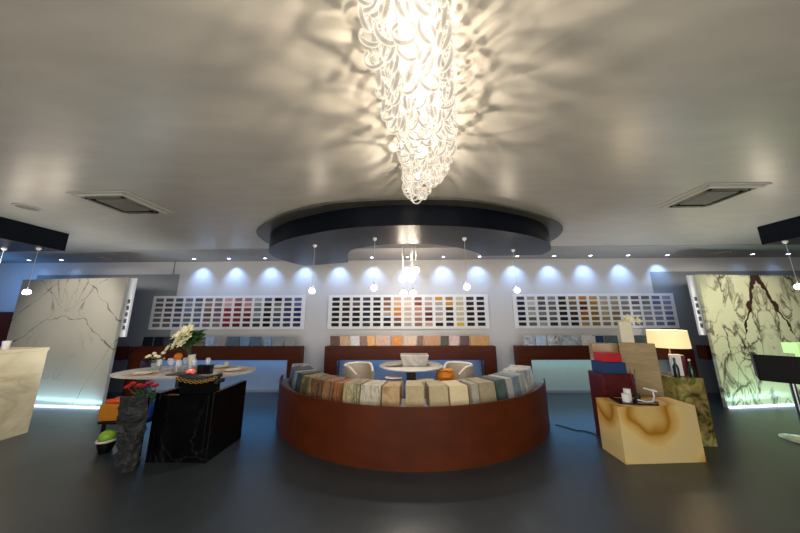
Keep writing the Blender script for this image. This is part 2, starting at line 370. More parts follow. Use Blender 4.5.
def sample(x0, x1, c, lab, h=.2, tilt=.16, y=6.0, c2=None, vein=None, st=(1, 1, 1), sd=1, z=1.035, sh=0.):
    mt = stone('sample_stone', c, c2 or c, vein, scale=9., stretch=st, seed=sd, rough=.35)
    w = x1 - x0 - .012
    mb = MB().box(((x0 + x1) / 2, y, z + h / 2 + .004), (w, .03, h), rx=-tilt, bevel=.003)
    if sh:
        for v in mb.bm.verts: v.co.x += (v.co.z - z) * sh
    tag(mk('stone_sample', mb, mt), lab, 'stone sample')
LS = [(-5.83, -5.615, '14161c', 'black stone sample at the left end of the left bench'), (-5.58, -5.355, '15171f', 'black stone sample second from the left on the left bench'),
      (-5.33, -5.13, '2a2c33', 'charcoal stone sample just left of the white bouquet on the left bench'), (-5.1, -4.9, '3a3d44', 'charcoal grey sample hidden behind the white bouquet'),
      (-4.88, -4.68, '46484e', 'dark grey sample behind the green leaves of the bouquet'), (-4.66, -4.43, '6c6660', 'brownish grey sample just right of the bouquet'),
      (-4.42, -4.21, '8aa4cc', 'pale blue stone sample above the wine glasses'), (-4.2, -3.95, '8c8c94', 'light grey stone sample beside the pale blue one'),
      (-3.93, -3.65, '4a5f74', 'slate blue sample in the middle of the left bench'), (-3.64, -3.43, '6482a4', 'mid blue stone sample between two slate ones'),
      (-3.42, -3.17, '4c6078', 'dark slate blue sample right of the mid blue one'), (-3.12, -2.94, '7890ac', 'narrow blue grey sample near the right end of the left bench'),
      (-2.92, -2.68, '7c8690', 'grey stone sample second from the right on the left bench'), (-2.65, -2.4, '85888c', 'grey stone sample at the right end of the left bench'),
      (-1.64, -1.43, '5c4034', 'dark brown sample at the left end of the middle bench'), (-1.43, -1.2, 'b89878', 'beige wood-grained sample second on the middle bench'),
      (-1.195, -.99, 'c8c8cc', 'white sample with a mauve border on the middle bench'), (-.975, -.84, '84605a', 'narrow mauve brown sample right of the white one'),
      (-.83, -.65, 'cc9c60', 'honey coloured sample with light streaks on the middle bench'), (-.64, -.32, 'b8988a', 'wide pinkish beige sample on the middle bench'),
      (-.31, -.08, 'bc7c3c', 'orange stone sample left of centre on the middle bench'), (-.06, .23, 'b49c8c', 'greige sample at the centre of the middle bench'),
      (.25, .38, '6c5044', 'narrow brown sample right of the centre of the middle bench'), (.4, .75, 'a0785c', 'wide tan brown streaked sample on the middle bench'),
      (.755, .93, '3c3c30', 'dark olive sample on the middle bench'), (.94, 1.16, 'b8a0a0', 'pale pink sample right of the dark olive one'),
      (1.18, 1.38, '54383c', 'dark plum brown sample near the right end of the middle bench'), (1.4, 1.81, 'b08858', 'wide golden wood-grained sample at the right end of the middle bench'),
      (2.54, 2.79, 'b4bccc', 'white marble sample at the left end of the right bench'), (2.8, 3.03, 'a8bcdc', 'plain pale blue white sample second on the right bench'),
      (3.05, 3.31, 'b8c0cc', 'white sample with a red brown blot on the right bench'), (3.33, 3.75, 'a4b0b8', 'wide pale grey marble sample on the right bench'),
      (3.78, 4.0, 'c0c0c0', 'white sample with a yellow brown blot on the right bench'), (4.29, 4.56, '505c60', 'dark grey green sample partly behind the red box'),
      (4.88, 5.19, '48525c', 'slate sample between the travertine block and the lamp shade'), (5.22, 5.5, '56606a', 'slate sample hidden behind the lamp shade')]
for i, (a, b, c, lab) in enumerate(LS):
    r, g, bl = [int(c[k:k + 2], 16) for k in (0, 2, 4)]
    c2 = '%02x%02x%02x' % tuple(min(255, int(v * 1.16 + 4)) for v in (r, g, bl))
    vein = {30: '6a2a20', 34: '8a6a2a', 28: '8c8c94', 33: '5c6870', 31: '6a7a88'}.get(i, {2: None}.get(i))
    wood = i in (15, 18, 23, 27, 21)
    sample(a, b, c, lab, c2=c2, vein=vein, st=(3, 1, .5) if wood else (1, 1, 1), sd=i, h=.205 if 13 < i else .2, sh=(-.12 if a < -.5 else .08 if a < 2 else .1))
t = thing('sample_book', 'blue and white upright folder leaning on the right bench left of the red box', 'book', (4.13, 5.99, 1.035))
mk('spine', MB().span((4.02, 5.96, 1.036), (4.07, 6.05, 1.23)), M['white'], t)
mk('cover', MB().span((4.072, 5.95, 1.036), (4.24, 6.05, 1.24)), plain('navy_cover', '24406c', rough=.4), t)

# ------------------------------------------------------------------ veined marble display panels left and right
def tilt_span(a, b, y0, y1, z0, z1, th):
    """a thick upright plate whose front runs from (a,y0) to (b,y1)"""
    L = hypot(b - a, y1 - y0); ang = atan2(y1 - y0, b - a); mb = MB()
    cx, cy = (a + b) / 2 - sin(ang) * th / 2, (y0 + y1) / 2 + cos(ang) * th / 2
    return (cx, cy, (z0 + z1) / 2), (L, th, z1 - z0), ang
def panel_marble(name, base1, base2, vein, mirror=0., strength=1., apex=None, dens=1.0):
    m, nt, b = newmat(name); L = nt.links
    tc = N(nt, 'ShaderNodeTexCoord'); sp = N(nt, 'ShaderNodeSeparateXYZ'); L.new(tc.outputs['Object'], sp.inputs[0])
    sx = N(nt, 'ShaderNodeMath', operation='SUBTRACT'); sx.inputs[1].default_value = mirror; L.new(sp.outputs[0], sx.inputs[0])
    ax = N(nt, 'ShaderNodeMath', operation='ABSOLUTE'); L.new(sx.outputs[0], ax.inputs[0])
    cb = N(nt, 'ShaderNodeCombineXYZ'); L.new(ax.outputs[0], cb.inputs[0]); L.new(sp.outputs[2], cb.inputs[2])
    no = N(nt, 'ShaderNodeTexNoise', i_Scale=1.3, i_Detail=3.); L.new(cb.outputs[0], no.inputs['Vector'])
    base = N(nt, 'ShaderNodeMix', data_type='RGBA'); base.inputs[6].default_value = H(base1); base.inputs[7].default_value = H(base2); L.new(no.outputs['Fac'], base.inputs[0])
    out = base.outputs[2]
    def ridge(scale, w, off, gate, amt, dist=1.2):
        nonlocal out
        mp = N(nt, 'ShaderNodeMapping'); mp.inputs['Location'].default_value = (off, off * .7, off * 1.3); mp.inputs['Rotation'].default_value = (0, .5, 0); mp.inputs['Scale'].default_value = (1.2, 1, .75); L.new(cb.outputs[0], mp.inputs[0])
        n = N(nt, 'ShaderNodeTexNoise', i_Scale=scale, i_Detail=5., i_Roughness=.5, i_Distortion=dist); L.new(mp.outputs[0], n.inputs['Vector'])
        s = N(nt, 'ShaderNodeMath', operation='SUBTRACT'); s.inputs[1].default_value = .5; L.new(n.outputs['Fac'], s.inputs[0])
        a = N(nt, 'ShaderNodeMath', operation='ABSOLUTE'); L.new(s.outputs[0], a.inputs[0])
        r = N(nt, 'ShaderNodeMapRange'); r.inputs['From Min'].default_value = 0; r.inputs['From Max'].default_value = w; r.inputs['To Min'].default_value = 1; r.inputs['To Max'].default_value = 0; L.new(a.outputs[0], r.inputs[0])
        g = N(nt, 'ShaderNodeTexNoise', i_Scale=scale * .8, i_Detail=2.); L.new(mp.outputs[0], g.inputs['Vector'])
        gr = N(nt, 'ShaderNodeMapRange'); gr.inputs['From Min'].default_value = gate; gr.inputs['From Max'].default_value = gate + .1; L.new(g.outputs['Fac'], gr.inputs[0])
        k = N(nt, 'ShaderNodeMath', operation='MULTIPLY'); L.new(r.outputs[0], k.inputs[0]); L.new(gr.outputs[0], k.inputs[1])
        k2 = N(nt, 'ShaderNodeMath', operation='MULTIPLY'); k2.inputs[1].default_value = amt; L.new(k.outputs[0], k2.inputs[0])
        mx = N(nt, 'ShaderNodeMix', data_type='RGBA'); mx.inputs[7].default_value = H(vein); L.new(k2.outputs[0], mx.inputs[0]); L.new(out, mx.inputs[6]); out = mx.outputs[2]
    if strength > .8:
        ridge(1.1, .034, 3.1, .44, .95, 1.); ridge(1.9, .045, 8.4, .47, .9, 1.4); ridge(1.4, .02, 21.7, .4, .6, .8)
    else:
        ridge(1.3, .012, 9.4, .56, .6, .8)
        def M2(op, a, b=None, clamp=False):
            n = N(nt, 'ShaderNodeMath', operation=op, use_clamp=clamp)
            for i, v in enumerate((a, b)):
                if v is None: continue
                if isinstance(v, (int, float)): n.inputs[i].default_value = v
                else: L.new(v, n.inputs[i])
            return n.outputs[0]
        nz_ = N(nt, 'ShaderNodeTexNoise', i_Scale=3., i_Detail=7.); L.new(sp.outputs[0], nz_.inputs['Vector']); L.new(tc.outputs['Object'], nz_.inputs['Vector'])
        wob = M2('MULTIPLY', M2('SUBTRACT', nz_.outputs['Fac'], .5), .34)
        wid = M2('ADD', M2('MULTIPLY', M2('ABSOLUTE', M2('SUBTRACT', no.outputs['Fac'], .5)), .11), .003)
        def vline(expr, k=1.):
            nonlocal out
            mk_ = M2('LESS_THAN', M2('ABSOLUTE', M2('ADD', expr, wob)), M2('MULTIPLY', wid, k))
            mx = N(nt, 'ShaderNodeMix', data_type='RGBA'); mx.inputs[7].default_value = H('55534c'); L.new(M2('MULTIPLY', mk_, .85), mx.inputs[0]); L.new(out, mx.inputs[6]); out = mx.outputs[2]
        A_, Z_ = ax.outputs[0], sp.outputs[2]
        vline(M2('SUBTRACT', Z_, M2('SUBTRACT', .42, M2('MULTIPLY', M2('MAXIMUM', M2('SUBTRACT', A_, .42), 0.), .75))), 1.2)
        vline(M2('SUBTRACT', Z_, M2('SUBTRACT', 1.5, M2('MULTIPLY', A_, .9))), 1.)
        vline(M2('SUBTRACT', Z_, M2('ADD', .55, M2('MULTIPLY', A_, .85))), .5)
        vline(M2('SUBTRACT', Z_, M2('SUBTRACT', M2('MULTIPLY', A_, 1.9), 2.35)), .7)
    if apex:   # a broad vein falling away from the apex on both sides
        zt, slope, w = apex
        d = N(nt, 'ShaderNodeMath', operation='SUBTRACT'); d.inputs[0].default_value = zt; L.new(sp.outputs[2], d.inputs[1])
        e = N(nt, 'ShaderNodeMath', operation='MULTIPLY'); e.inputs[1].default_value = slope; L.new(d.outputs[0], e.inputs[0])
        n = N(nt, 'ShaderNodeTexNoise', i_Scale=5., i_Detail=6.); L.new(cb.outputs[0], n.inputs['Vector'])
        n_ = N(nt, 'ShaderNodeMath', operation='MULTIPLY_ADD'); n_.inputs[1].default_value = .3; n_.inputs[2].default_value = -.15; L.new(n.outputs['Fac'], n_.inputs[0])
        f = N(nt, 'ShaderNodeMath', operation='SUBTRACT'); L.new(ax.outputs[0], f.inputs[0]); L.new(e.outputs[0], f.inputs[1])
        f2 = N(nt, 'ShaderNodeMath', operation='ADD'); L.new(f.outputs[0], f2.inputs[0]); L.new(n_.outputs[0], f2.inputs[1])
        g = N(nt, 'ShaderNodeMath', operation='ABSOLUTE'); L.new(f2.outputs[0], g.inputs[0])
        ww = N(nt, 'ShaderNodeMapRange'); ww.inputs['From Min'].default_value = 0; ww.inputs['From Max'].default_value = 1.3; ww.inputs['To Min'].default_value = w; ww.inputs['To Max'].default_value = .004; L.new(d.outputs[0], ww.inputs[0])
        r = N(nt, 'ShaderNodeMath', operation='LESS_THAN'); L.new(g.outputs[0], r.inputs[0]); L.new(ww.outputs[0], r.inputs[1])
        mx = N(nt, 'ShaderNodeMix', data_type='RGBA'); mx.inputs[7].default_value = H('3c2820'); L.new(r.outputs[0], mx.inputs[0]); L.new(out, mx.inputs[6]); out = mx.outputs[2]
    L.new(out, b.inputs['Base Color']); b.inputs['Roughness'].default_value = .22
    return m
M['pleft'] = panel_marble('grey_white_veined_marble', 'a8a59c', '9a988f', '34322e', strength=.8, mirror=.0)
M['pright'] = panel_marble('green_white_dark_veined_marble', 'c0c4a4', 'cdc8aa', '3a2c26', strength=1., mirror=.13, apex=(1.26, .46, .075), dens=1.)
def display_panel(lab, a, b, y0, y1, mat, strip_side):
    mx, my = (a + b) / 2, (y0 + y1) / 2
    t = thing('stone_display', lab, 'marble panel', (mx, my, 0)); t['kind'] = 'thing'
    c, s, ang = tilt_span(a, b, y0, y1, .0, 2.46, .05)
    me = MB().box((mx, my, 0), s); o = mk('stone_face', me, mat, t)
    o.location = (c[0] - mx, c[1] - my, c[2]); o.rotation_euler = (0, 0, ang)
    lc, ls, _ = tilt_span(a + .03, b - .03, y0 - .03, y1 - .03, .0, .03, .025)
    mk('led_strip', MB().box(lc, ls, rz=ang), M['led'], t)
    # the white board of swatches fixed behind its inner edge
    ex = b if strip_side > 0 else a; ey = y1 if strip_side > 0 else y0
    u0, u1 = sorted((ex - .25 * strip_side, ex + .085 * strip_side))
    mk('backing_board', MB().span((u0, ey + .09, 1.28), (u1, ey + .13, 2.46)), M['board'], t)
    for r in range(5):
        o = mk('swatch', MB().span((min(ex + .015 * strip_side, ex + .06 * strip_side), ey + .08, 1.42 + r * .13), (max(ex + .015 * strip_side, ex + .06 * strip_side), ey + .09, 1.5 + r * .13)), M['swatch'], t); o.color = H('50545c')
    return ang
display_panel('tall grey-white marble panel lit from below behind the left desk', -8.14, -5.66, 5.43, 5.23, M['pleft'], 1)
display_panel('tall greenish marble panel with dark mirrored veins lit from below', 5.83, 8.2, 5.34, 5.62, M['pright'], -1)
for sx, c in ((-6.8, (.45, .8, 1.)), (6.95, (.55, 1., .85))):
    light('panel_uplight', 'AREA', (sx, 5.12, .06), 6, c, 2.1, aim=(sx, 5.42, .7), sy=.08)
light('panel_wash_left', 'SPOT', (-6.4, 3.4, 2.6), 120, (1, .93, .82), .15, aim=(-6.7, 5.4, 1.6), spot=70)
light('panel_wash_right', 'SPOT', (6.5, 3.4, 2.6), 130, (1, .95, .8), .15, aim=(6.8, 5.4, 1.5), spot=75)

# ------------------------------------------------------------------ left desk, right lit bar
M['desk'] = stone('cream_desk_marble', 'ddd0ae', 'd0c29e', 'a09474', scale=1.4, vw=12., rough=.25, thresh=.4, stretch=(1, 1, 1.6))
t = thing('reception_desk', 'cream marble reception desk cut off by the left edge of the photo', 'desk', (-6.0, 3.0, 0))
mk('body', MB().span((-6.35, 1.4, 0), (-5.54, 4.17, 1.155)), M['desk'], t)
mk('desktop', MB().span((-6.36, 1.39, 1.155), (-5.53, 4.18, 1.2), bevel=.006), M['desk'], t)
t = thing('white_cup', 'small white cup standing at the far end of the marble desk', 'cup', (-5.9, 3.95, 1.2))
mk('cup_body', MB().lathe([(0, 0), (.035, 0), (.045, .11), (.04, .11), (.03, .01), (0, .01)], (-5.9, 3.95, 1.2)), M['white'], t)
t = thing('tablet', 'thin tablet with a blue lit screen on the marble desk', 'tablet', (-6.0, 3.8, 1.2))
mk('tablet_body', MB().box((-6.05, 3.8, 1.207), (.24, .2, .012), rz=.3), M['blackp'], t)
mk('screen', MB().box((-6.05, 3.8, 1.2145), (.22, .18, .003), rz=.3), glow('blue_screen', '4a6aff', 3.), t)
M['onyxlit'] = plain('lit_green_onyx', 'b8d89c', rough=.3, emis='9cc878', estr=.7)
t = thing('lit_counter', 'glowing pale green onyx counter at the right edge behind the black stool', 'counter', (6.3, 4.5, 0))
mk('countertop', MB().span((5.98, 4.32, 1.06), (7.3, 4.5, 1.22)), M['onyxlit'], t)
mk('leg', MB().span((6.12, 4.34, 0), (6.24, 4.48, 1.06)), M['onyxlit'], t)
mk('leg', MB().span((7.0, 4.34, 0), (7.14, 4.48, 1.06)), M['onyxlit'], t)
# stool
bx, by = 5.29, 3.98
t = thing('bar_stool', 'black boxy bar stool on a chrome disc base before the veined panel', 'stool', (bx, by, 0))
mk('base', MB().lathe([(0, 0), (.23, 0), (.23, .012), (.18, .022), (.04, .035), (0, .035)], (bx, by, 0), 32), M['chrome'], t)
mk('pole', MB().cyl((bx, by, .03), .028, .72), M['chrome'], t)
R_ = radians(-48)
def rl(x, y): return (bx + .09 + x * cos(R_) - y * sin(R_), by - .04 + x * sin(R_) + y * cos(R_))
mk('seat', MB().box((*rl(0, 0), .80), (.66, .46, .12), rz=R_, bevel=.015), plain('matte_black_seat', '0a0a0b', rough=.5, spec=.3), t)
for nm, x, y, sx, sy in (('backrest', 0, -.24, .74, .05), ('armrest', -.35, 0, .05, .46), ('armrest', .35, 0, .05, .46)):
    mk(nm, MB().box((*rl(x, y), .92), (sx, sy, .35), rz=R_, bevel=.012), plain('matte_black_leather', '060606', rough=.5, spec=.15), t)

# ------------------------------------------------------------------ round counter with stone blocks
CX, CY, R0 = .085, 5.58, 2.375
def arc(r, a0, a1, n=60): return [(CX + r * sin(radians(a0 + (a1 - a0) * i / n)), CY - r * cos(radians(a0 + (a1 - a0) * i / n))) for i in range(n + 1)]
A0, A1 = -76, 68
t = thing('round_counter', 'low curved rust brown steel counter in the middle of the showroom', 'counter', (CX, CY - 2.1, 0))
mk('outer_wall', MB().prism(arc(R0, A0, A1) + arc(R0 - .02, A1, A0), 0, .64), M['rust_drum'], t)
mk('inner_wall', MB().prism(arc(1.78, A0, A1) + arc(1.76, A1, A0), 0, .58), M['rust_drum'], t)
mk('shelf', MB().prism(arc(R0 - .022, A0, A1) + arc(1.782, A1, A0), .53, .57), plain('grey_steel_shelf', '77706a', rough=.5), t)
for a in (A0 + .3, A1 - .3):
    x0, y0 = CX + 2.08 * sin(radians(a)), CY - 2.08 * cos(radians(a))
    mk('end_plate', MB().box((x0, y0, .265), (.59, .012, .53), rz=radians(a - 90)), M['rust_drum'], t)
BL_ = [(-72, -66.5, 'a8a8ac', '8c8c94', '5c5c60', .27, 'light grey block at the far left end of the curved row'), (-65.6, -57, '3a302c', '4c403a', None, .25, 'dark brown block with a pale top near the left end of the curved row'),
       (-56, -51.8, '8a9494', '6c7878', '4a5454', .245, 'speckled grey green block near the left end of the curved row'), (-51.2, -46.2, '2e3229', '3c4034', None, .25, 'very dark green block in the left part of the curved row'),
       (-45.8, -38.8, '5e5436', '3c3824', 'b8a070', .24, 'olive brown block with a pale crack in the curved row'), (-38.2, -32.8, '684a30', '84644a', '38200f', .24, 'brown wood-toned block in the left part of the curved row'),
       (-32.3, -27.6, '80583c', '9c7858', '4c2814', .24, 'mid brown veined block left of the orange brown one'), (-27.1, -23.6, 'a4724c', '8c5638', '5c3420', .235, 'orange brown block in the curved row'),
       (-23.2, -17.2, '8c8260', 'c0b48c', '4c5440', .245, 'green and cream streaked block in the curved row'), (-16.8, -10.2, 'd4c8ac', 'bcb4a4', '84887c', .24, 'cream white block with grey clouding in the curved row'),
       (-9.7, -4.2, 'bc9c6c', 'aa8a5a', '7c5a30', .235, 'tan block with wavy brown grain in the curved row'), (-2.3, 3.3, 'b4a078', 'aa966e', None, .25, 'plain sand block at the centre of the curved row'),
       (5.0, 10.9, 'b0a07c', 'a49470', None, .245, 'plain khaki beige block just right of the centre of the curved row'), (11.5, 17.6, 'd8c8a0', 'd0c098', None, .235, 'palest cream block in the curved row'),
       (19, 21.5, 'a8a494', '9c988c', None, .24, 'thin light greige slab block standing in the curved row'), (22, 28.4, 'a89c80', '9a8e74', None, .245, 'greenish beige block left of the teal grey one'),
       (29, 34, '4c5c58', '5e6e68', '3a4a4a', .25, 'dark teal grey block in the right part of the curved row'), (34.6, 37.6, 'b8b8b0', 'a8a8a4', None, .25, 'thin whitish block between teal and blue grey'),
       (38.2, 42.4, '6c7c88', '808e98', None, .255, 'blue grey block in the right part of the curved row'), (43, 46.8, 'a8b0ac', '98a49c', None, .26, 'thin pale grey green block near the right end of the curved row'),
       (47.5, 56.5, 'd4d2c8', 'c4c2ba', '6c7068', .28, 'white speckled block at the right end of the curved row'), (57.3, 60.5, 'd0d0cc', 'c0c0bc', None, .29, 'thin white block behind the speckled one at the right end')]
for i, (a0, a1, c, c2, ve, h, lab) in enumerate(BL_):
    mt = stone('block_stone', c, c2, ve, scale=7., seed=i + 3, stretch=(3.2, 3.2, .7) if i in (4, 5, 6, 7, 8, 9) else (1, 1, 1), vw=9., rough=.4)
    rf, rb_ = 2.235, 1.93
    q = [(CX + r * sin(radians(a)), CY - r * cos(radians(a))) for r, a in ((rf, a0), (rf, a1), (rb_, a1), (rb_, a0))]
    mb = MB().prism(q, .572, .572 + h)
    bmesh.ops.bevel(mb.bm, geom=mb.bm.edges[:], offset=.006, segments=2, affect='EDGES')
    am = radians((a0 + a1) / 2); ix, iy = -sin(am), cos(am)
    for v in mb.bm.verts: v.co.x += ix * (v.co.z - .572) * .14; v.co.y += iy * (v.co.z - .572) * .14
    tag(mk('stone_block', mb, mt), lab, 'stone block')

# ------------------------------------------------------------------ marble tulip table, tub chairs, stools
t = thing('pedestal_table', 'round white marble table on a dark pedestal inside the curved counter', 'table', (.1, 5.27, 0))
mk('tabletop', MB().lathe([(0, .72), (.52, .72), (.6, .74), (.6, .755), (.58, .76), (0, .76)], (.1, 5.27, 0), 48), M['tmarble'], t)
mk('pedestal', MB().lathe([(0, .0), (.09, .0), (.09, .72), (0, .72)], (.1, 5.27, 0), 24), plain('dark_taupe_pedestal', '5a5048', rough=.4), t)
mk('foot', MB().lathe([(0, 0), (.3, 0), (.29, .02), (0, .03)], (.1, 5.27, 0), 32), plain('taupe_foot', '5a5048', rough=.4), t)
t = thing('stone_basin', 'white rectangular stone basin wider at the top on the round table', 'basin', (.16, 5.2, .76))
mb = MB().box((.16, 5.2, .86), (.52, .34, .2), taper=.8, bevel=.012)
mk('basin_body', mb, M['tmarble'], t)
mk('well_shade', MB().box((.16, 5.2, .962), (.44, .26, .006)), plain('basin_shadow', '9a958c', rough=.5), t)  # flat plate, the shade of the hollow is put into its grey
t = thing('folded_cloth', 'white folded cloth lying left of the stone basin on the round table', 'cloth', (-.22, 5.15, .76))
mk('cloth_fold', MB().box((-.22, 5.15, .79), (.26, .2, .03), bevel=.012).sub(2).disp(.02, 6), M['tub'], t)
def tub_chair(cx, cy, rot, lab):
    """opening faces local +x"""
    t = thing('tub_chair', lab, 'chair', (cx, cy, 0), 'tub chairs around the round table')
    mb = MB(); n = 36; ro, ri = .29, .24; rows = []
    for i in range(n + 1):
        a = radians(50) + radians(260) * i / n; k = abs(i / n - .5) * 2
        top = .745 - .13 * max(0, (k - .7) / .3) ** 1.6
        ca, sa = cos(a + rot), sin(a + rot)
        pr = [(ri, .40), (ro - .03, .30), (ro, .42), (ro + .01, top - .06), (ro - .01, top - .015), ((ro + ri) / 2, top), (ri + .01, top - .02), (ri, top - .07)]
        rows.append([mb.bm.verts.new((cx + r * ca, cy + r * sa, z)) for r, z in pr])
    m_ = len(rows[0])
    for A, B in zip(rows, rows[1:]):
        for j in range(m_): mb.bm.faces.new((A[j], A[(j + 1) % m_], B[(j + 1) % m_], B[j]))
    mb.bm.faces.new(rows[0]); mb.bm.faces.new(rows[-1][::-1]); mb.smooth = True
    bk = mk('backrest', mb, M['tub'], t)
    pts = []
    for i in range(n + 1):
        a = radians(50) + radians(260) * i / n + rot; k = abs(i / n - .5) * 2; top = .745 - .13 * max(0, (k - .7) / .3) ** 1.6
        pts.append((cx + (ro + ri) / 2 * cos(a), cy + (ro + ri) / 2 * sin(a), top + .004))
    mk('rim_lit_edge', MB().tube(pts, .024, 8), M['lit_rim'], bk)  # added pale tube that makes the rim look lit
    mk('seat', MB().lathe([(0, .3), (.24, .3), (.25, .34), (.25, .40), (.22, .43), (0, .44)], (cx, cy, 0), 32), M['tub'], t)
    mk('base', MB().lathe([(0, 0), (.22, 0), (.22, .02), (.04, .04), (.04, .3), (0, .3)], (cx, cy, 0), 24), M['chrome'], t)
tub_chair(-.90, 5.34, radians(-40), 'off-white tub chair left of the round marble table')
tub_chair(.99, 5.36, radians(215), 'off-white tub chair right of the round table with an orange bag')
for i, (x, lab) in enumerate(((-.2, 'low round white pouf with a pink-white plate left of the table pedestal'), (.33, 'low round white pouf right of the table pedestal'))):
    t = thing('pouf', lab, 'pouf', (x, 4.72, 0))
    mk('cushion', MB().lathe([(0, .08), (.14, .08), (.17, .13), (.17, .58), (.14, .62), (0, .63)], (x, 4.72, 0), 28), M['tub'], t)
    mk('foot', MB().cyl((x, 4.72, 0), .1, .08), M['chrome'], t)
tag(mk('plate', MB().lathe([(0, 0), (.1, .0), (.15, .02), (.1, .012), (0, .01)], (-.2, 4.72, .632)), plain('pinkish_plate', 'd8b8a8', rough=.3)), 'pinkish white plate lying on the left low pouf', 'plate')
t = thing('orange_bag', 'bright orange soft bag on the seat of the right tub chair', 'bag', (.74, 5.1, .46))
mb = MB().ball((.70, 5.08, .59), .14, (1.25, .8, .95)); mb.disp(.03, 9)
mk('bag_body', mb, plain('orange_leather', 'f08c14', rough=.5), t)
mk('bag_rim', MB().tube([(.70 + .13 * cos(a), 5.08 + .08 * sin(a), .70 + .01 * sin(3 * a)) for a in [2 * pi * k / 20 for k in range(20)]], .018, closed=True), plain('orange_rim', 'e8a040', rough=.5), t)

# ------------------------------------------------------------------ left dining set
TX, TY = -3.73, 4.72
def superell(a, b, n=56, e=2.5):
    o = []
    for i in range(n):
        th = 2 * pi * i / n; c, s = cos(th), sin(th)
        o.append((TX + a * math.copysign(abs(c) ** (2 / e), c), TY + b * math.copysign(abs(s) ** (2 / e), s)))
    return o
t = thing('dining_table', 'oval white marble dining table laid with flowers, glasses and plates', 'table', (TX, TY, 0))
mb = MB().prism(superell(1.12, .56), .73, .755); bmesh.ops.bevel(mb.bm, geom=[e for e in mb.bm.edges if abs(e.verts[0].co.z - e.verts[1].co.z) < 1e-5], offset=.008, segments=2, affect='EDGES')
mk('tabletop', mb, M['tmarble'], t)
mk('pedestal', MB().lathe([(0, .02), (.3, .02), (.3, .04), (.08, .1), (.07, .6), (.16, .73), (0, .73)], (TX, TY + .1, 0), 28), M['blackp'], t)
mk('foot', MB().lathe([(0, 0), (.36, 0), (.36, .02), (0, .02)], (TX, TY + .1, 0), 28), M['blackp'], t)
ZT = .755
def blossom(mb, c, r, n=6, tilt=(0, 0, 1), layers=2):
    c = Vector(c); q = Vector(tilt).normalized().to_track_quat('Z', 'Y')
    for l in range(layers):
        for k in range(n):
            a = 2 * pi * k / n + l * .5; rr = r * (1 - .35 * l); up = .25 + .45 * l
            pts = [(0, 0, 0), (rr * .5, -rr * .28, rr * up * .7), (rr, 0, rr * up), (rr * .5, rr * .28, rr * up * .7), (rr * .5, 0, rr * up * .4)]
            vs = []
            for p in pts:
                v = Vector((p[0] * cos(a) - p[1] * sin(a), p[0] * sin(a) + p[1] * cos(a), p[2])); vs.append(mb.bm.verts.new(c + q @ v))
            mb.bm.faces.new((vs[0], vs[1], vs[4])); mb.bm.faces.new((vs[1], vs[2], vs[4])); mb.bm.faces.new((vs[2], vs[3], vs[4])); mb.bm.faces.new((vs[3], vs[0], vs[4]))
def leaf(mb, c, d, L, w):
    c = Vector(c); d = Vector(d).normalized(); s = d.cross(Vector((.1, .3, 1))).normalized()
    P = [c, c + d * L * .4 + s * w, c + d * L + Vector((0, 0, -.15 * L)), c + d * L * .4 - s * w, c + d * L * .45 + Vector((0, 0, .12 * L))]
    v = [mb.bm.verts.new(p) for p in P]
    for a, b in ((0, 1), (1, 2), (2, 3), (3, 0)): mb.bm.faces.new((v[a], v[b], v[4]))
def bouquet(t, cx, cy, z, flowers, nleaf, lr, mat, lmat, fr=.06, lc=None):
    for f in flowers:
        mb = MB(); blossom(mb, f[:3], f[3] if len(f) > 3 else fr, n=7, layers=3, tilt=(f[0] - cx, f[1] - cy - .35, .1 + random.uniform(-.2, .5))); mk('flower', mb, mat, t)
    mb = MB()
    for k in range(nleaf):
        a = random.uniform(0, 2 * pi); e = random.uniform(-.2, 1.); o = lc or (cx, cy, z + .1)
        st = (o[0] + random.uniform(-1, 1) * lr * .6, o[1] + random.uniform(-1, 1) * lr * .5, o[2] + random.uniform(-.4, .8) * lr)
        leaf(mb, st, (cos(a), sin(a), e), lr * random.uniform(.6, 1.), lr * .22)
    mk('leaves', mb, lmat, t)
    mb = MB()
    for f in flowers: mb.tube([(cx + (f[0] - cx) * .15, cy + (f[1] - cy) * .15, z), (cx + (f[0] - cx) * .5, cy + (f[1] - cy) * .5, (z + f[2]) / 2 + .02), f[:3]], .003, 5)
    mk('stems', mb, lmat, t)
vx, vy = -3.66, 4.68
t = thing('flower_vase', 'large bouquet of cream lilies and green leaves in a glass vase on the oval table', 'vase', (vx, vy, ZT))
mk('vase_body', MB().lathe([(0, 0), (.05, 0), (.05, .02), (.035, .04), (.03, .1), (.055, .22), (.06, .27), (.055, .27), (.045, .2), (.02, .1), (0, .05)], (vx, vy, ZT), 20), M['glass'], t)
mk('white_filling', MB().lathe([(0, .1), (.028, .1), (.05, .21), (.052, .26), (0, .26)], (vx, vy, ZT), 16), M['petal'], t)
bouquet(t, vx, vy, ZT + .26, [(-3.91, 4.6, 1.19, .10), (-3.85, 4.6, 1.27, .11), (-3.94, 4.64, 1.33, .11), (-3.82, 4.58, 1.36, .12), (-3.72, 4.6, 1.43, .13), (-3.70, 4.58, 1.32, .10), (-3.84, 4.66, 1.44, .1), (-4.02, 4.6, 1.13, .09), (-3.76, 4.56, 1.22, .10)], 130, .17, M['petal'], M['green'], lc=(-3.70, 4.72, 1.25))
t = thing('orange_rose', 'single orange rose in a slim glass beside the lily vase', 'flower', (-3.83, 4.6, ZT))
mk('glass_tube', MB().lathe([(0, 0), (.03, 0), (.03, .01), (.012, .02), (.012, .08), (.035, .2), (.032, .2), (.008, .08), (0, .03)], (-3.83, 4.6, ZT), 16), M['glass'], t)
mb = MB()
for l in range(4): blossom(mb, (-3.83, 4.6, ZT + .21 + l * .014), .085 - .012 * l, 6, (0, -.2, 1), 2)
mb.ball((-3.83, 4.6, ZT + .25), .058)
mk('rose_head', mb, plain('orange_petal', 'e07a10', rough=.6), t)
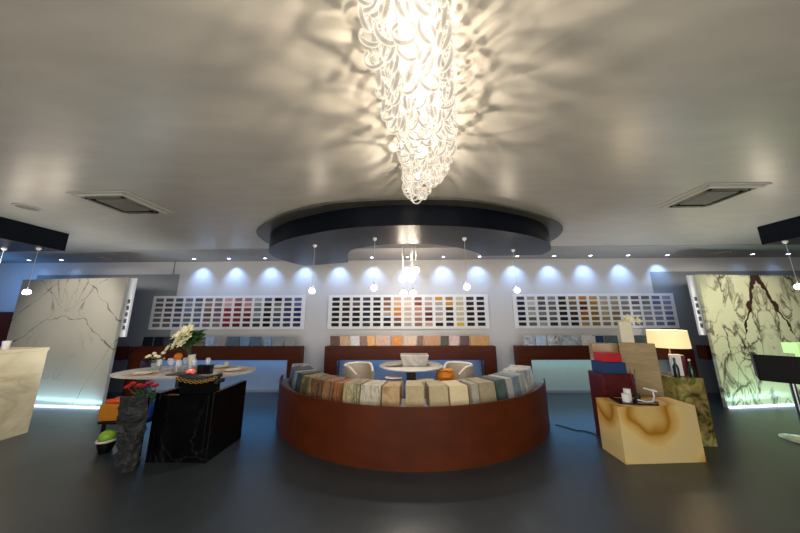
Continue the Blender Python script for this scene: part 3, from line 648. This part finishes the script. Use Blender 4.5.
rx, ry = -4.36, 4.8
t = thing('rose_vase', 'small bunch of cream roses in a low vase, left on the oval table', 'vase', (rx, ry, ZT))
mk('vase_body', MB().lathe([(0, 0), (.05, 0), (.07, .05), (.075, .12), (.06, .12), (0, .05)], (rx, ry, ZT), 20), plain('pale_ceramic', 'a8aaa4', rough=.3), t)
mb_f = [(-4.5, 4.75, .98), (-4.44, 4.72, 1.0), (-4.36, 4.72, 1.04), (-4.27, 4.72, .985), (-4.22, 4.74, 1.045), (-4.31, 4.7, 1.0)]
for f in mb_f:
    mb = MB().ball(f, .028, (1.1, 1, .85)); blossom(mb, (f[0], f[1], f[2] - .02), .045, 6, (0, -.3, 1), 2); mk('rose', mb, M['petal'], t)
mb = MB()
for k in range(26): leaf(mb, (rx + random.uniform(-.07, .09), ry + random.uniform(-.06, .05), .9 + random.uniform(-.03, .07)), (random.uniform(-1, 1), random.uniform(-1, 1), .3), .07, .02)
mk('foliage', mb, plain('pale_foliage', '8c9678', rough=.6), t)
# wine glasses
def wine(x, y, lab, k=1.):
    t = thing('wine_glass', lab, 'glass', (x, y, ZT), None)
    mk('foot', MB().lathe([(0, 0), (.035, 0), (.03, .004), (0, .008)], (x, y, ZT), 18), M['glass'], t)
    mk('glass_stem', MB().cyl((x, y, ZT + .006), .004, .09 * k, 8), M['glass'], t)
    mk('bowl', MB().lathe([(0, .095), (.025, .105), (.038, .14), (.036, .18), (.03, .205), (.028, .205), (.034, .18), (.035, .14), (.022, .11), (0, .1)], (x, y, ZT - .0), 20), M['glass'], t)
for x, y, lab in ((-3.42, 4.75, 'wine glass standing apart right of the lily vase'), (-3.55, 4.6, 'wine glass just right of the lily vase'), (-3.72, 4.5, 'wine glass in front of the lily vase'), (-3.94, 4.62, 'wine glass left of the orange rose'),
                  (-4.06, 4.72, 'wine glass between the roses and the orange rose'), (-4.12, 4.58, 'wine glass beside the small rose vase'), (-3.86, 4.8, 'wine glass behind the orange rose')): wine(x, y, lab)
M['china'] = plain('cream_china', 'd8d0c0', rough=.3); M['mat'] = plain('tan_woven_mat', 'a88c64', rough=.8, bump=.4)
def setting(x, y, nm, rz, labs):
    tag(mk('placemat', MB().box((x, y, ZT + .004), (.42, .26, .006), rz=rz), M['mat']), labs[0], 'placemat')
    tag(mk('plate', MB().lathe([(0, 0), (.08, 0), (.13, .014), (.125, .02), (.07, .008), (0, .008)], (x, y, ZT + .008), 32), M['china']), labs[1], 'plate')
    tag(mk('napkin', MB().box((x, y, ZT + .03), (.2, .09, .02), rz=rz + .2, bevel=.006), M['china']), labs[2], 'napkin')
setting(-4.2, 4.42, '', .15, ('tan woven placemat at the left front of the oval table', 'cream plate at the left front of the oval table', 'folded cream napkin on the left front plate'))
setting(-3.36, 5.02, '', -.1, ('tan woven placemat at the right rear of the oval table', 'cream plate at the right rear of the oval table', 'folded cream napkin on the right rear plate'))
setting(-2.93, 4.70, '', .4, ('tan woven placemat at the right end of the oval table', 'cream plate at the right end of the oval table', 'folded cream napkin on the plate at the right end'))
t = thing('white_cup', 'white cup on the oval table behind the right-hand plates', 'cup', (-3.28, 5.12, ZT + .03))
mk('cup_body', MB().lathe([(0, 0), (.03, 0), (.045, .07), (.04, .07), (.025, .01), (0, .01)], (-3.36, 5.17, ZT)), M['china'], t)
tag(mk('serving_tray', MB().box((-3.5, 4.4, ZT + .008), (.5, .2, .014), rz=-.05, bevel=.003), plain('dark_brown_tray', '3a2418', rough=.4)), 'dark brown tray at the front of the oval table', 'tray')
t = thing('tea_light', 'glowing pink tea light holder on the dark tray', 'candle', (-3.41, 4.4, ZT + .016))
mk('holder', MB().lathe([(0, 0), (.045, 0), (.06, .03), (.05, .06), (.04, .06), (.03, .02), (0, .02)], (-3.41, 4.38, ZT + .016)), plain('pink_glass', 'd85858', rough=.2, emis='e06058', estr=.6), t)
mk('flame_glow', MB().ball((-3.41, 4.38, ZT + .06), .015), glow('flame', 'ffb0a0', 4.), t)
for x, lab in ((-3.27, 'black square candle box on the tray, the left one of the pair'), (-3.15, 'black square candle box on the oval table, the right one of the pair')):
    t = thing('candle_box', lab, 'box', (x, 4.42, ZT))
    mk('box_body', MB().box((x, 4.42, ZT + .07), (.095, .08, .13), bevel=.004), M['blackp'], t)
    mk('lid', MB().box((x, 4.42, ZT + .138), (.1, .085, .012), bevel=.003), M['blackp'], t)

# black marble armchair, seen from behind
t = thing('marble_armchair', 'boxy black marble armchair with its back to the camera at the oval table', 'armchair', (-2.65, 3.7, 0))
X0, X1, Y0, Y1 = -3.0, -2.29, 3.36, 4.02
mk('armrest', MB().span((X1 - .06, Y0, 0), (X1, Y1, .75), bevel=.006), M['black'], t)
mk('armrest', MB().span((X0, Y0, 0), (X0 + .06, Y1, .745), bevel=.006), M['black'], t)
mk('back_panel', MB().span((X0 + .061, Y0 + .004, 0), (X1 - .061, Y0 + .06, .72), bevel=.004), M['black'], t)
mk('seat', MB().span((X0 + .061, Y0 + .07, 0), (X1 - .061, Y1 - .03, .42), bevel=.01), M['blackp'], t)
mk('backrest', MB().box((-2.57, Y0 + .14, .66), (.44, .12, .46), rx=.06, bevel=.03), plain('black_velvet', '060607', rough=.9, spec=.1), t)
t = thing('draped_scarf', 'black and gold chain-patterned scarf draped over the back of the black armchair', 'scarf', (-2.6, 3.5, .88))
sc_pts = [(-2.6 + .27 * cos(a), 0) for a in ()]
mb = MB()
for i in range(15):
    u = i / 14; x = -2.81 + .48 * u; z = .90 + .045 * abs(2 * u - 1) ** 2 + (.0 if .06 < u < .94 else -.07)
    mb.box((x, 3.485, z - .02), (.04, .155, .05 + (.08 if u < .06 else 0)), bevel=.012)
mk('cloth', mb, plain('black_silk', '0e0c0a', rough=.45), t)
mb = MB()
for i in range(16):
    u = i / 15; x = -2.81 + .48 * u; z = .90 - .045 * sin(pi * u) + .01 * (i % 2)
    ring = [(x + .022 * cos(a), 3.395 + .008 * (i % 2), z + .014 * sin(a)) for a in [2 * pi * k / 10 for k in range(10)]]
    mb.tube(ring, .0042, 5, closed=True)
mk('gold_chain', mb, plain('gold_thread', 'b89040', rough=.4, metal=.6), t)

# rough black stone slab standing on its edge
t = thing('rough_stone_block', 'tall black stone block with a rough split grey edge beside the armchair', 'stone block', (-3.08, 3.22, 0)); t['kind'] = 'thing'
mb = MB().box((-3.085, 3.26, .36), (.12, .13, .72), bevel=.006)
mk('polished_side', mb, M['black'], t)
mb = MB()
nx, nz = 9, 40; V = []
from mathutils import noise
for j in range(nz + 1):
    z = .74 * j / nz; wz = (.082 + .055 * min(1, j / nz * 1.6)) * (1 + .1 * noise.noise(Vector((0, 3, z * 6)))); row = []
    cx0 = -3.06 - .07 * (z / .74)
    for i in range(nx + 1):
        a = pi + pi * i / nx
        n_ = noise.noise(Vector((i * .8, 1.3, z * 14))) * .03 + noise.noise(Vector((i * 2.1, 5, z * 34))) * .016
        row.append(mb.bm.verts.new((cx0 + (wz + n_ * .7) * cos(a) * 1.15, 3.24 + (.09 + n_ * 1.4) * sin(a), z)))
    V.append(row)
for A, B in zip(V, V[1:]):
    for i in range(nx): mb.bm.faces.new((A[i], A[i + 1], B[i + 1], B[i]))
    mb.bm.faces.new((A[nx], A[0], B[0], B[nx]))
mb.bm.faces.new(V[0]); mb.bm.faces.new(V[-1][::-1])
mk('rough_edge', mb, stone('split_grey_stone', '17181a', '2a2c2e', '424446', scale=14., rough=.75, seed=4), t)

# colourful things behind it
t = thing('orange_pouf', 'glossy orange and amber cushion behind the rough black stone block', 'cushion', (-3.85, 3.72, .28))
mk('cushion_body', MB().box((-3.83, 3.74, .435), (.3, .2, .22), rz=.1, bevel=.05), plain('amber', 'b8741c', rough=.35), t)
mb = MB().box((-3.82, 3.74, .565), (.28, .18, .05), rz=.1, bevel=.02).sub(2).disp(.05, 8)
mk('orange_top', mb, plain('vivid_orange', 'e0501c', rough=.5), t)
t = thing('plant_stand', 'dark low side table carrying the orange cushion and the flower pots', 'side table', (-3.6, 3.8, 0))
mk('shelf', MB().box((-3.64, 3.8, .315), (.6, .34, .025)), M['blackp'], t)
for x in (-3.9, -3.38):
    for y in (3.68, 3.92): mk('leg', MB().box((x, y, .15), (.03, .03, .3)), M['blackp'], t)
t = thing('black_bowl', 'black bowl with a white rim holding a green ball, under the orange cushion', 'bowl', (-3.8, 3.6, 0))
mk('bowl_body', MB().lathe([(0, 0), (.06, 0), (.09, .1), (.09, .14), (.08, .14), (.05, .03), (0, .03)], (-3.74, 3.6, .0), 24), M['blackp'], t)
mk('bowl_rim', MB().tube([(-3.74 + .09 * cos(a), 3.6 + .09 * sin(a), .138) for a in [2 * pi * k / 24 for k in range(24)]], .014, closed=True), M['china'], t)
mk('green_ball', MB().ball((-3.74, 3.6, .185), .08, (1.1, 1, .85)), plain('apple_green', '84b02c', rough=.4), t)
def pot_flower(x, y, z, pc, lab, heads, fc):
    t = thing('potted_flower', lab, 'flower pot', (x, y, z))
    mk('pot', MB().lathe([(0, 0), (.05, 0), (.075, .17), (.065, .17), (.045, .02), (0, .02)], (x, y, z), 20), pc, t)
    for hx, hy, hz, r in heads:
        mb = MB()
        for l in range(2): blossom(mb, (hx, hy, hz + .01 * l), r, 7, (.1, -.4, 1), 2)
        mk('flower', mb, fc, t)
        mk('stem', MB().tube([(x, y, z + .1), ((x + hx) / 2, y, (z + hz) / 2 + .05), (hx, hy, hz)], .005, 5), M['green'], t)
    mb = MB()
    for k in range(24): leaf(mb, (x + random.uniform(-.05, .05), y + random.uniform(-.05, .05), z + .17 + random.uniform(0, .12)), (random.uniform(-1, 1), random.uniform(-1, 1), .5), .09, .025)
    mk('leaves', mb, M['green'], t)
RED = plain('coral_red_petal', 'd02c30', rough=.6); PINK = plain('deep_pink_petal', 'b83048', rough=.6)
pot_flower(-3.48, 3.84, .328, plain('cobalt_glaze', '2450a8', rough=.2), 'deep pink flowers with green leaves in a cobalt blue pot beside the armchair', [(-3.52, 3.76, .72, .055), (-3.45, 3.74, .75, .06), (-3.40, 3.78, .72, .05)], PINK)
pot_flower(-3.70, 3.9, .328, M['blackp'], 'coral red long-stemmed flowers behind the rough black block', [(-3.8, 3.8, .7, .045), (-3.72, 3.78, .745, .045), (-3.65, 3.8, .72, .04)], RED)

# ------------------------------------------------------------------ right group: blocks, boxes, lamp
M['honey'] = None
m, nt, b = newmat('honey_onyx'); L = nt.links
tc = N(nt, 'ShaderNodeTexCoord'); mp = N(nt, 'ShaderNodeMapping'); mp.inputs['Location'].default_value = (.12, 0, -.42); L.new(tc.outputs['Object'], mp.inputs[0])
wv = N(nt, 'ShaderNodeTexWave', wave_type='RINGS', rings_direction='SPHERICAL', i_Scale=.55, i_Distortion=6.0, i_Detail=3.)
wv.inputs['Detail Scale'].default_value = 1.1; L.new(mp.outputs[0], wv.inputs[0])
rr = N(nt, 'ShaderNodeValToRGB'); e = rr.color_ramp.elements; e[0].position = 0.; e[0].color = H('d6be88'); e[1].position = 1.; e[1].color = H('cfae6c')
for p, c in ((.45, 'dcc080'), (.78, 'c89a48'), (.86, '9c6c24'), (.92, 'b88838')): q = rr.color_ramp.elements.new(p); q.color = H(c)
L.new(wv.outputs['Fac'], rr.inputs[0]); L.new(rr.outputs[0], b.inputs['Base Color']); b.inputs['Roughness'].default_value = .3
M['honey'] = m
tag(mk('onyx_cube', MB().prism([(2.455, 3.39), (3.40, 3.45), (3.42, 3.80), (2.47, 3.77)], 0, .592), M['honey']), 'honey yellow onyx block with brown rings in front of the display group', 'stone block')
tag(mk('maroon_pedestal', MB().span((2.69, 3.9, 0), (3.11, 4.2, .855), bevel=.005), stone('maroon_stone', '4c1a1c', '5c2224', None, rough=.3)), 'dark maroon square pedestal behind the honey onyx block', 'pedestal')
mb = MB().box((2.885, 4.04, .93), (.31, .24, .145), bevel=.004); tag(mk('gift_box', mb, plain('navy_card', '1c3868', rough=.5)), 'navy blue box lying on the maroon pedestal under the red one', 'box')
mb = MB().box((2.89, 4.04, 1.065), (.25, .2, .115), bevel=.004); tag(mk('gift_box', mb, plain('red_card', 'b81c24', rough=.5)), 'bright red box stacked on the navy one', 'box')
def rcol(x, y, L_, d, z0, z1, rz, mat, nm, **k):
    c, s = cos(rz), sin(rz); return MB().box((x + L_ / 2 * c - d / 2 * s, y + L_ / 2 * s + d / 2 * c, (z0 + z1) / 2), (L_, d, z1 - z0), rz=rz, bevel=.005)
M['trav'] = stone('beige_travertine', 'a08a62', '8e7a54', '6e5c3e', scale=2.5, stretch=(1, 1, 7), rough=.45, vw=10., thresh=.5)
tag(mk('travertine_block', rcol(3.17, 4.16, .40, .1, 0, 1.25, radians(-36), M['trav'], ''), M['trav']), 'tall beige travertine block carrying the cream vase', 'stone block')
tag(mk('travertine_block', MB().box((3.12, 4.42, .61), (.34, .16, 1.22), rz=-.3, bevel=.005), stone('tan_travertine', 'b49c7c', 'a88e6c', None, scale=3.)), 'tan stone block standing behind the red box', 'stone block')
t = thing('square_vase', 'square cream vase with a white orchid on top of the tall travertine block', 'vase', (3.3, 4.13, 1.25))
mk('vase_body', MB().box((3.29, 4.14, 1.408), (.15, .13, .31), rz=-.55, bevel=.006), plain('cream_ceramic', 'cfc8ac', rough=.35), t)
mk('opening', MB().box((3.29, 4.14, 1.563), (.1, .08, .008), rz=-.55), M['blackp'], t)
mb = MB(); blossom(mb, (3.30, 4.08, 1.59), .09, 5, (-.2, -1, .7), 2); mk('flower', mb, M['petal'], t)
mb = MB(); blossom(mb, (3.40, 4.04, 1.57), .075, 5, (.5, -1, .1), 2); mk('flower', mb, M['petal'], t)
mk('stem', MB().tube([(3.29, 4.14, 1.56), (3.33, 4.1, 1.61), (3.44, 4.04, 1.56)], .008), M['petal'], t)
M['onyxg'] = stone('green_brown_onyx', 'b8a266', '5c6a2c', '3c2010', scale=7., vw=5., dist=2., rough=.25, seed=2)
tag(mk('onyx_pedestal', MB().span((3.60, 3.83, 0), (3.96, 4.25, .815), bevel=.005), M['onyxg']), 'green and brown onyx pedestal under the table lamp', 'pedestal')
t = thing('table_lamp', 'table lamp with a glowing cream drum shade on the green onyx pedestal', 'lamp', (3.9, 4.2, .815))
lx, ly = 3.87, 4.13
mk('base', MB().lathe([(0, 0), (.07, 0), (.07, .015), (.012, .03), (0, .03)], (lx, ly, .815)), M['chrome'], t)
pl = mk('pole', MB().cyl((lx, ly, .84), .009, .42), plain('brass_pole', 'b89c60', rough=.3, metal=.8), t)
mk('socket', MB().cyl((lx, ly, 1.22), .016, .05), M['blackp'], pl)
mk('lamp_shade', MB().lathe([(.225, 1.185), (.23, 1.185), (.22, 1.43), (.215, 1.43), (.225, 1.185)], (lx, ly, 0), 40), plain('cream_shade', 'e8d8a8', rough=.8, emis='ffe2a4', estr=.55), t)
mk('bulb', MB().ball((lx, ly, 1.29), .04), glow('lamp_bulb', 'ffe0a8', 12.), t)
light('lamp_light', 'POINT', (lx, ly, 1.33), 14, (1, .82, .55), .05)
t = thing('upright_book', 'white hardback book standing upright on the green onyx pedestal', 'book', (3.78, 4.0, .815))
mk('cover', MB().box((3.79, 3.99, .96), (.125, .03, .28), rz=-.25, bevel=.003), M['white'], t)
mk('pages', MB().box((3.793, 3.995, .962), (.115, .02, .284), rz=-.25), M['china'], t)
t = thing('upright_book', 'dark red book standing beside the white one under the lamp', 'book', (3.88, 4.0, .815))
mk('cover', MB().box((3.885, 3.985, .955), (.05, .04, .27), rz=-.25, bevel=.003), plain('dark_red_cloth', '5c1420', rough=.5), t)
mk('pages', MB().box((3.885, 3.99, .957), (.042, .03, .274), rz=-.25), M['china'], t)
GB = plain('dark_green_glass', '10281c', rough=.12)
for x, y, s_, lab in ((3.70, 3.91, 1., 'dark green bottle in front of the white book'), (3.90, 3.91, .92, 'dark green bottle at the right corner of the onyx pedestal')):
    t = thing('bottle', lab, 'bottle', (x, y, .815))
    mk('bottle_body', MB().lathe([(0, 0), (.032, 0), (.034, .1 * s_), (.03, .14 * s_), (.012, .18 * s_), (.012, .23 * s_), (0, .23 * s_)], (x, y, .815), 18), GB, t)
    mk('cap', MB().cyl((x, y, .815 + .231 * s_), .014, .022, 12), M['blackp'] if s_ == 1. else M['china'], t)
ZB = .592
tag(mk('slate_tray', MB().prism([(2.56, 3.50), (2.98, 3.44), (3.08, 3.56), (2.62, 3.74)], ZB, ZB + .014), M['blackp']), 'black slate tray on the honey onyx block', 'tray')
t = thing('candle_holder', 'tall white candle holder at the back of the slate tray', 'candle', (2.77, 3.63, ZB + .014))
mk('candle_body', MB().cyl((2.77, 3.62, ZB + .014), .038, .13), M['white'], t); mk('wick', MB().cyl((2.77, 3.62, ZB + .144), .002, .012, 6), M['blackp'], t)
t = thing('white_cup', 'short white cup at the front of the slate tray', 'cup', (2.71, 3.57, ZB + .014))
mk('cup_body', MB().lathe([(0, 0), (.04, 0), (.042, .085), (.036, .085), (.034, .01), (0, .01)], (2.70, 3.56, ZB + .014)), M['white'], t)
t = thing('reed_diffuser', 'glass diffuser with dark reeds in front of the travertine block', 'diffuser', (2.93, 3.7, ZB))
mk('bottle', MB().lathe([(0, 0), (.035, 0), (.035, .06), (.015, .08), (.012, .08), (.03, .06), (0, .005)], (2.93, 3.68, ZB), 16), plain('dark_bottle', '2c2420', rough=.2), t)
for d in (-.03, .035): mk('reed', MB().tube([(2.93, 3.68, ZB + .01), (2.93 + d, 3.68 + .01, ZB + .37)], .004, 6), M['blackp'], t)
t = thing('curled_feather', 'white curled feather ornament at the right of the slate tray', 'ornament', (2.98, 3.6, ZB + .014))
mk('quill', MB().tube([(2.84, 3.57, ZB + .03), (2.92, 3.53, ZB + .018), (3.0, 3.54, ZB + .02), (3.06, 3.58, ZB + .06), (3.07, 3.6, ZB + .12)], .008), M['white'], t)
mb = MB().box((3.04, 3.6, ZB + .135), (.12, .06, .02), ry=.25, bevel=.008).sub(1).disp(.02, 10); mk('vane', mb, M['white'], t)

# power cable on the floor
tag(mk('power_cable', MB().tube(smooth_poly([(2.5, 4.35, .008), (2.7, 4.2, .008), (2.95, 4.35, .008), (3.15, 4.25, .008), (3.4, 4.4, .008)], False) if False else [(2.28 + .035 * k, 4.5 - .03 * k + .03 * sin(k * .9), .008) for k in range(12)], .006, 6), M['blackp']), 'thin black cable on the floor between the counter and the maroon pedestal', 'cable')

# ------------------------------------------------------------------ far left tall cabinet
t = thing('tall_cabinet', 'dark red-brown cabinet in the far left corner behind the marble panel', 'cabinet', (-9.3, 6.0, 0))
mk('carcass', MB().span((-10.2, 5.85, 0), (-8.72, 6.33, 1.8), bevel=.006), plain('dark_red_wood', '541e16', rough=.45), t)
d = mk('door', MB().span((-9.44, 5.83, .08), (-8.76, 5.848, 1.74)), plain('red_wood_door', '5c2018', rough=.45), t)
mk('handle', MB().tube([(-9.38, 5.8, .95), (-9.38, 5.8, 1.15)], .01), M['chrome'], d)
mk('door', MB().span((-10.16, 5.83, .08), (-9.46, 5.848, 1.74)), plain('red_wood_door', '5c2018', rough=.45), t)

# ------------------------------------------------------------------ pendants
def pendant(x, y, ztop, zg, r, lab, grp, e, cup=True):
    t = thing('globe_pendant', lab, 'pendant lamp', (x, y, zg), grp)
    mk('cord', MB().cyl((x, y, zg + r), .0035, ztop - zg - r, 6), M['ventw'], t)
    if cup: mk('ceiling_cup', MB().lathe([(0, 0), (.015, 0), (.03, .02), (.03, .04), (0, .04)], (x, y, ztop - .04), 16), M['white'], t)
    g = mk('globe', MB().ball((x, y, zg), r, n=16), M['globe'], t)
    mk('socket', MB().cyl((x, y, zg + r * .9), .012, .04, 10), M['chrome'], g)
    light('pendant_light', 'POINT', (x, y, zg), e * 1.4, (1, .85, .66), r * .5)
for x, y, zg, lab in ((-1.41, 3.98, 2.03, 'small glowing globe pendant at the left end of the curved canopy'), (-.43, 3.65, 2.03, 'small glowing globe pendant left of the central cluster'),
                      (.86, 3.69, 2.04, 'small glowing globe pendant right of the central cluster'), (1.83, 4.37, 2.06, 'small glowing globe pendant at the right end of the curved canopy'),
                      (-5.88, 4.0, 2.04, 'small glowing globe pendant in front of the left marble panel'), (5.79, 4.0, 2.05, 'small glowing globe pendant in front of the right veined panel'),
                      (-6.45, 4.0, 2.04, 'small glowing globe pendant cut by the left edge of the photo')):
    pendant(x, y, 2.75, zg, .042, lab, 'globe pendants under the canopies', 7)
mk_bar = thing('pendant_ceiling_bar', 'thin ceiling bar that carries the central cluster of globes', 'ceiling bar', (.07, 5.06, ZC - .02))
mk('bar', MB().span((-.12, 5.03, ZC - .02), (.25, 5.1, ZC), bevel=.003), M['chrome'], mk_bar)
for x, y, zg, lab in ((.215, 5.05, 2.53, 'highest glass globe of the central cluster'), (-.05, 5.05, 2.37, 'middle left glass globe of the central cluster'), (.12, 5.09, 2.37, 'middle right glass globe of the central cluster'),
                      (-.03, 5.08, 2.09, 'lowest left glass globe of the central cluster'), (.15, 5.05, 2.08, 'lowest right glass globe of the central cluster')):
    pendant(x, y, ZC - .02, zg, .066, lab, 'globes of the central cluster', 5, cup=False)

# ------------------------------------------------------------------ glass ring chandelier
m, nt, b = newmat('self_lit_cream_glass'); L = nt.links
b.inputs['Base Color'].default_value = (.035, .03, .024, 1); b.inputs['Roughness'].default_value = .12; b.inputs['Specular IOR Level'].default_value = .8
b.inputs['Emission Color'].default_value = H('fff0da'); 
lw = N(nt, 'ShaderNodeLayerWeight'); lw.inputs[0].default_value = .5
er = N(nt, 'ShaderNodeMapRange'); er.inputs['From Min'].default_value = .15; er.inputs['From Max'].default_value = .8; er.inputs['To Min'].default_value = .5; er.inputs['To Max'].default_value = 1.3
L.new(lw.outputs['Facing'], er.inputs[0]); L.new(er.outputs[0], b.inputs['Emission Strength'])  # light in the glass is put in as emission, brighter at the edges
tl = N(nt, 'ShaderNodeBsdfTranslucent'); tl.inputs[0].default_value = (.06, .052, .042, 1)
tr = N(nt, 'ShaderNodeBsdfTransparent')
x1 = N(nt, 'ShaderNodeMixShader'); x1.inputs[0].default_value = .3; L.new(b.outputs[0], x1.inputs[1]); L.new(tl.outputs[0], x1.inputs[2])
x2 = N(nt, 'ShaderNodeMixShader'); x2.inputs[0].default_value = .3; L.new(x1.outputs[0], x2.inputs[1]); L.new(tr.outputs[0], x2.inputs[2])
L.new(x2.outputs[0], nt.nodes['Material Output'].inputs[0])
M['ring'] = m
def ring_mesh(bm, M4, r=.038, n=18, op=50):
    """an open hook of flat glass band: gap at the top"""
    w, h = .005, .0085; rows = []
    for i in range(n + 1):
        a = radians(90 + op / 2) + radians(360 - op) * i / n
        fl = 1. if 0 < i < n else .6
        rows.append([bm.verts.new(M4 @ Vector(((r + dr * fl) * cos(a), dy * fl, (r + dr * fl) * sin(a)))) for dr, dy in ((-w / 2, -h), (w / 2, -h), (w * .9, 0), (w / 2, h), (-w / 2, h), (-w * .9, 0))])
    for A, B in zip(rows, rows[1:]):
        for k in range(6):
            f = bm.faces.new((A[k], A[(k + 1) % 6], B[(k + 1) % 6], B[k])); f.smooth = True
    bm.faces.new(rows[0][::-1]); bm.faces.new(rows[-1])
path = [(.02, .30, .10, 2.50), (.0, .66, .125, 2.53), (.055, 1.05, .145, 2.53), (.14, 1.45, .145, 2.55), (.16, 1.74, .125, 2.59), (.115, 2.02, .095, 2.61), (.10, 2.22, .04, 2.62)]
def pp(y):
    for a, b in zip(path, path[1:]):
        if a[1] <= y <= b[1]:
            k = (y - a[1]) / (b[1] - a[1]); return [a[i] + (b[i] - a[i]) * k for i in range(4)]
    return list(path[-1])
bulbs = [(.0, .45, 2.7), (.02, .82, 2.69), (.10, 1.24, 2.69), (.14, 1.62, 2.71), (.11, 1.98, 2.75)]
spots = []
y = .30; row = 0
while y <= 2.22:
    cx_, _, hw, zb = pp(y); n = max(2, int(round(2 * hw / .062)) + 1)
    for j in range(n):
        u = -1 + 2 * j / (n - 1); lev = 0; z = zb + .06 * abs(u) ** 2 + random.uniform(-.012, .012)
        edge = abs(u) > .9 or row in (0, 28)
        while z < (2.93 if edge else zb + .075):
            p = Vector((cx_ + u * hw + random.uniform(-.008, .008), y + random.uniform(-.012, .012), z))
            if all((p - Vector(b_)).length > .06 for b_ in bulbs): spots.append((p, random.uniform(0, pi), random.uniform(-.15, .15), random.uniform(.9, 1.12), lev, abs(u)))
            z += .078; lev += 1
    y += .068; row += 1
camp = Vector((0, 0, 1.6))
spots.sort(key=lambda s: (s[4] + (0 if s[5] > .9 else 1.2 * (s[4] > 0))) * .5 + (s[0] - camp).length)
CH = thing('glass_chandelier', 'long warm chandelier of hooked clear glass rings hanging from the ceiling', 'chandelier', (.08, 1.25, 2.6))
mk('ceiling_plate', MB().span((-.03, .35, ZC - .03), (.2, 2.15, ZC - .002), bevel=.005), M['white'], CH)
protos = []
for v in range(4):
    me = bpy.data.meshes.new('glass_ring'); bm = bmesh.new(); ring_mesh(bm, Matrix.Identity(4), op=35 + 12 * v); bm.to_mesh(me); bm.free(); me.materials.append(M['ring']); protos.append(me)
bm = bmesh.new()
for i, (p, rz, rx, s, lev, u) in enumerate(spots):
    loc = p - Vector(CH.location)
    if i < 98:
        o = bpy.data.objects.new('glass_ring', protos[i % 4]); COL.objects.link(o); o.parent = CH; o.location = loc; o.rotation_euler = (rx, rx, rz); o.scale = (s, s, s)
    else:
        ring_mesh(bm, Matrix.Translation(loc) @ Matrix.Rotation(rz, 4, 'Z') @ Matrix.Rotation(rx, 4, 'X') @ Matrix.Scale(s, 4), n=14)
me = bpy.data.meshes.new('glass_rings'); bm.to_mesh(me); bm.free(); me.materials.append(M['ring'])
o = bpy.data.objects.new('glass_rings', me); COL.objects.link(o); o.parent = CH; o['kind'] = 'stuff'
for x, y in ((.0, .5), (.07, .95), (.13, 1.4), (.13, 1.8)):
    mk('hanging_rod', MB().cyl((x, y, 2.62), .003, ZC - 2.64, 6), M['chrome'], CH)
for bpos in bulbs:
    mk('bulb', MB().ball(bpos, .016, (1, 1, 1.6)), M['bulb'], CH)
    light('chandelier_bulb', 'POINT', bpos, 16, (1, .85, .66), .005)

# ------------------------------------------------------------------ lights under the racks, general light
for x, w, c, e in ((-4.1, 3.1, (.15, .45, 1.), 2.6), (.09, 3.0, (.15, .45, 1.), 2.4), (4.0, 2.8, (.6, .95, 1.), 2.6)):
    light('bench_underlight', 'AREA', (x, 6.15, .74), e, c, w, aim=(x, 6.33, 0), sy=.1)
    light('bench_floor_light', 'AREA', (x, 6.05, .70), 5, (.08, .42, 1.), w, aim=(x, 5.3, 0), sy=.1)
light('blue_corner', 'POINT', (-9.4, 5.4, 2.4), 16, (.1, .4, 1.), .2)
light('counter_fill', 'SPOT', (.1, 5.0, 3.0), 85, (1, .96, .93), .08, aim=(.1, 4.5, .75), spot=120)  # added fill over the round table and blocks, no fixture modelled
light('table_fill', 'SPOT', (-3.6, 4.2, 2.95), 45, (1, .93, .84), .08, aim=(-3.7, 4.7, .75), spot=60)  # added fill to brighten the oval table top, no fixture here
light('desk_fill', 'SPOT', (-4.4, 2.6, 2.7), 90, (1, .93, .8), .1, aim=(-5.6, 3.8, .6), spot=70)  # added fill to brighten the desk, no fixture here
for sx in (-4.9, 5.1): light('ceiling_side_fill', 'SPOT', (sx, 4.75, .15), 110, (.86, .93, 1.), .2, aim=(sx, 4.1, 3.0), spot=110, blend=1.)  # unseen spots added near the floor to brighten the ceiling sides
light('room_fill', 'AREA', (0, -3.0, 2.4), 140, (1, .97, .92), 8., aim=(0, 5, 1.2), sy=2.)
light('ceiling_bounce', 'AREA', (0, -2.6, .5), 120, (1, .96, .88), 9., aim=(0, 3.2, 3.0), sy=1.5)
w = bpy.data.worlds.new('dim_room'); scn.world = w; w.use_nodes = True
bg = w.node_tree.nodes['Background']; bg.inputs[0].default_value = (.5, .55, .6, 1); bg.inputs[1].default_value = .3

# ------------------------------------------------------------------ camera
cam = bpy.data.cameras.new('camera'); co = bpy.data.objects.new('camera', cam); COL.objects.link(co)
cam.sensor_width = 36; cam.lens = 265 * 36 / 800; cam.clip_start = .02
p_, ps, ro = radians(11.3), radians(1.1), radians(.22)
fw = Vector((-sin(ps) * cos(p_), cos(ps) * cos(p_), sin(p_))); rt = Vector((cos(ps), sin(ps), 0)); up = rt.cross(fw)
rt2 = rt * cos(ro) - up * sin(ro); up2 = up * cos(ro) + rt * sin(ro)
Mx = Matrix((rt2, up2, -fw)).transposed().to_4x4(); Mx.translation = (0, 0, 1.6)
co.matrix_world = Mx
scn.camera = co
scn.view_settings.view_transform = 'Standard'
scn.view_settings.exposure = 0.38
scn.cycles.transparent_max_bounces = 24
scn.cycles.max_bounces = 8
scn.cycles.sample_clamp_indirect = 4.
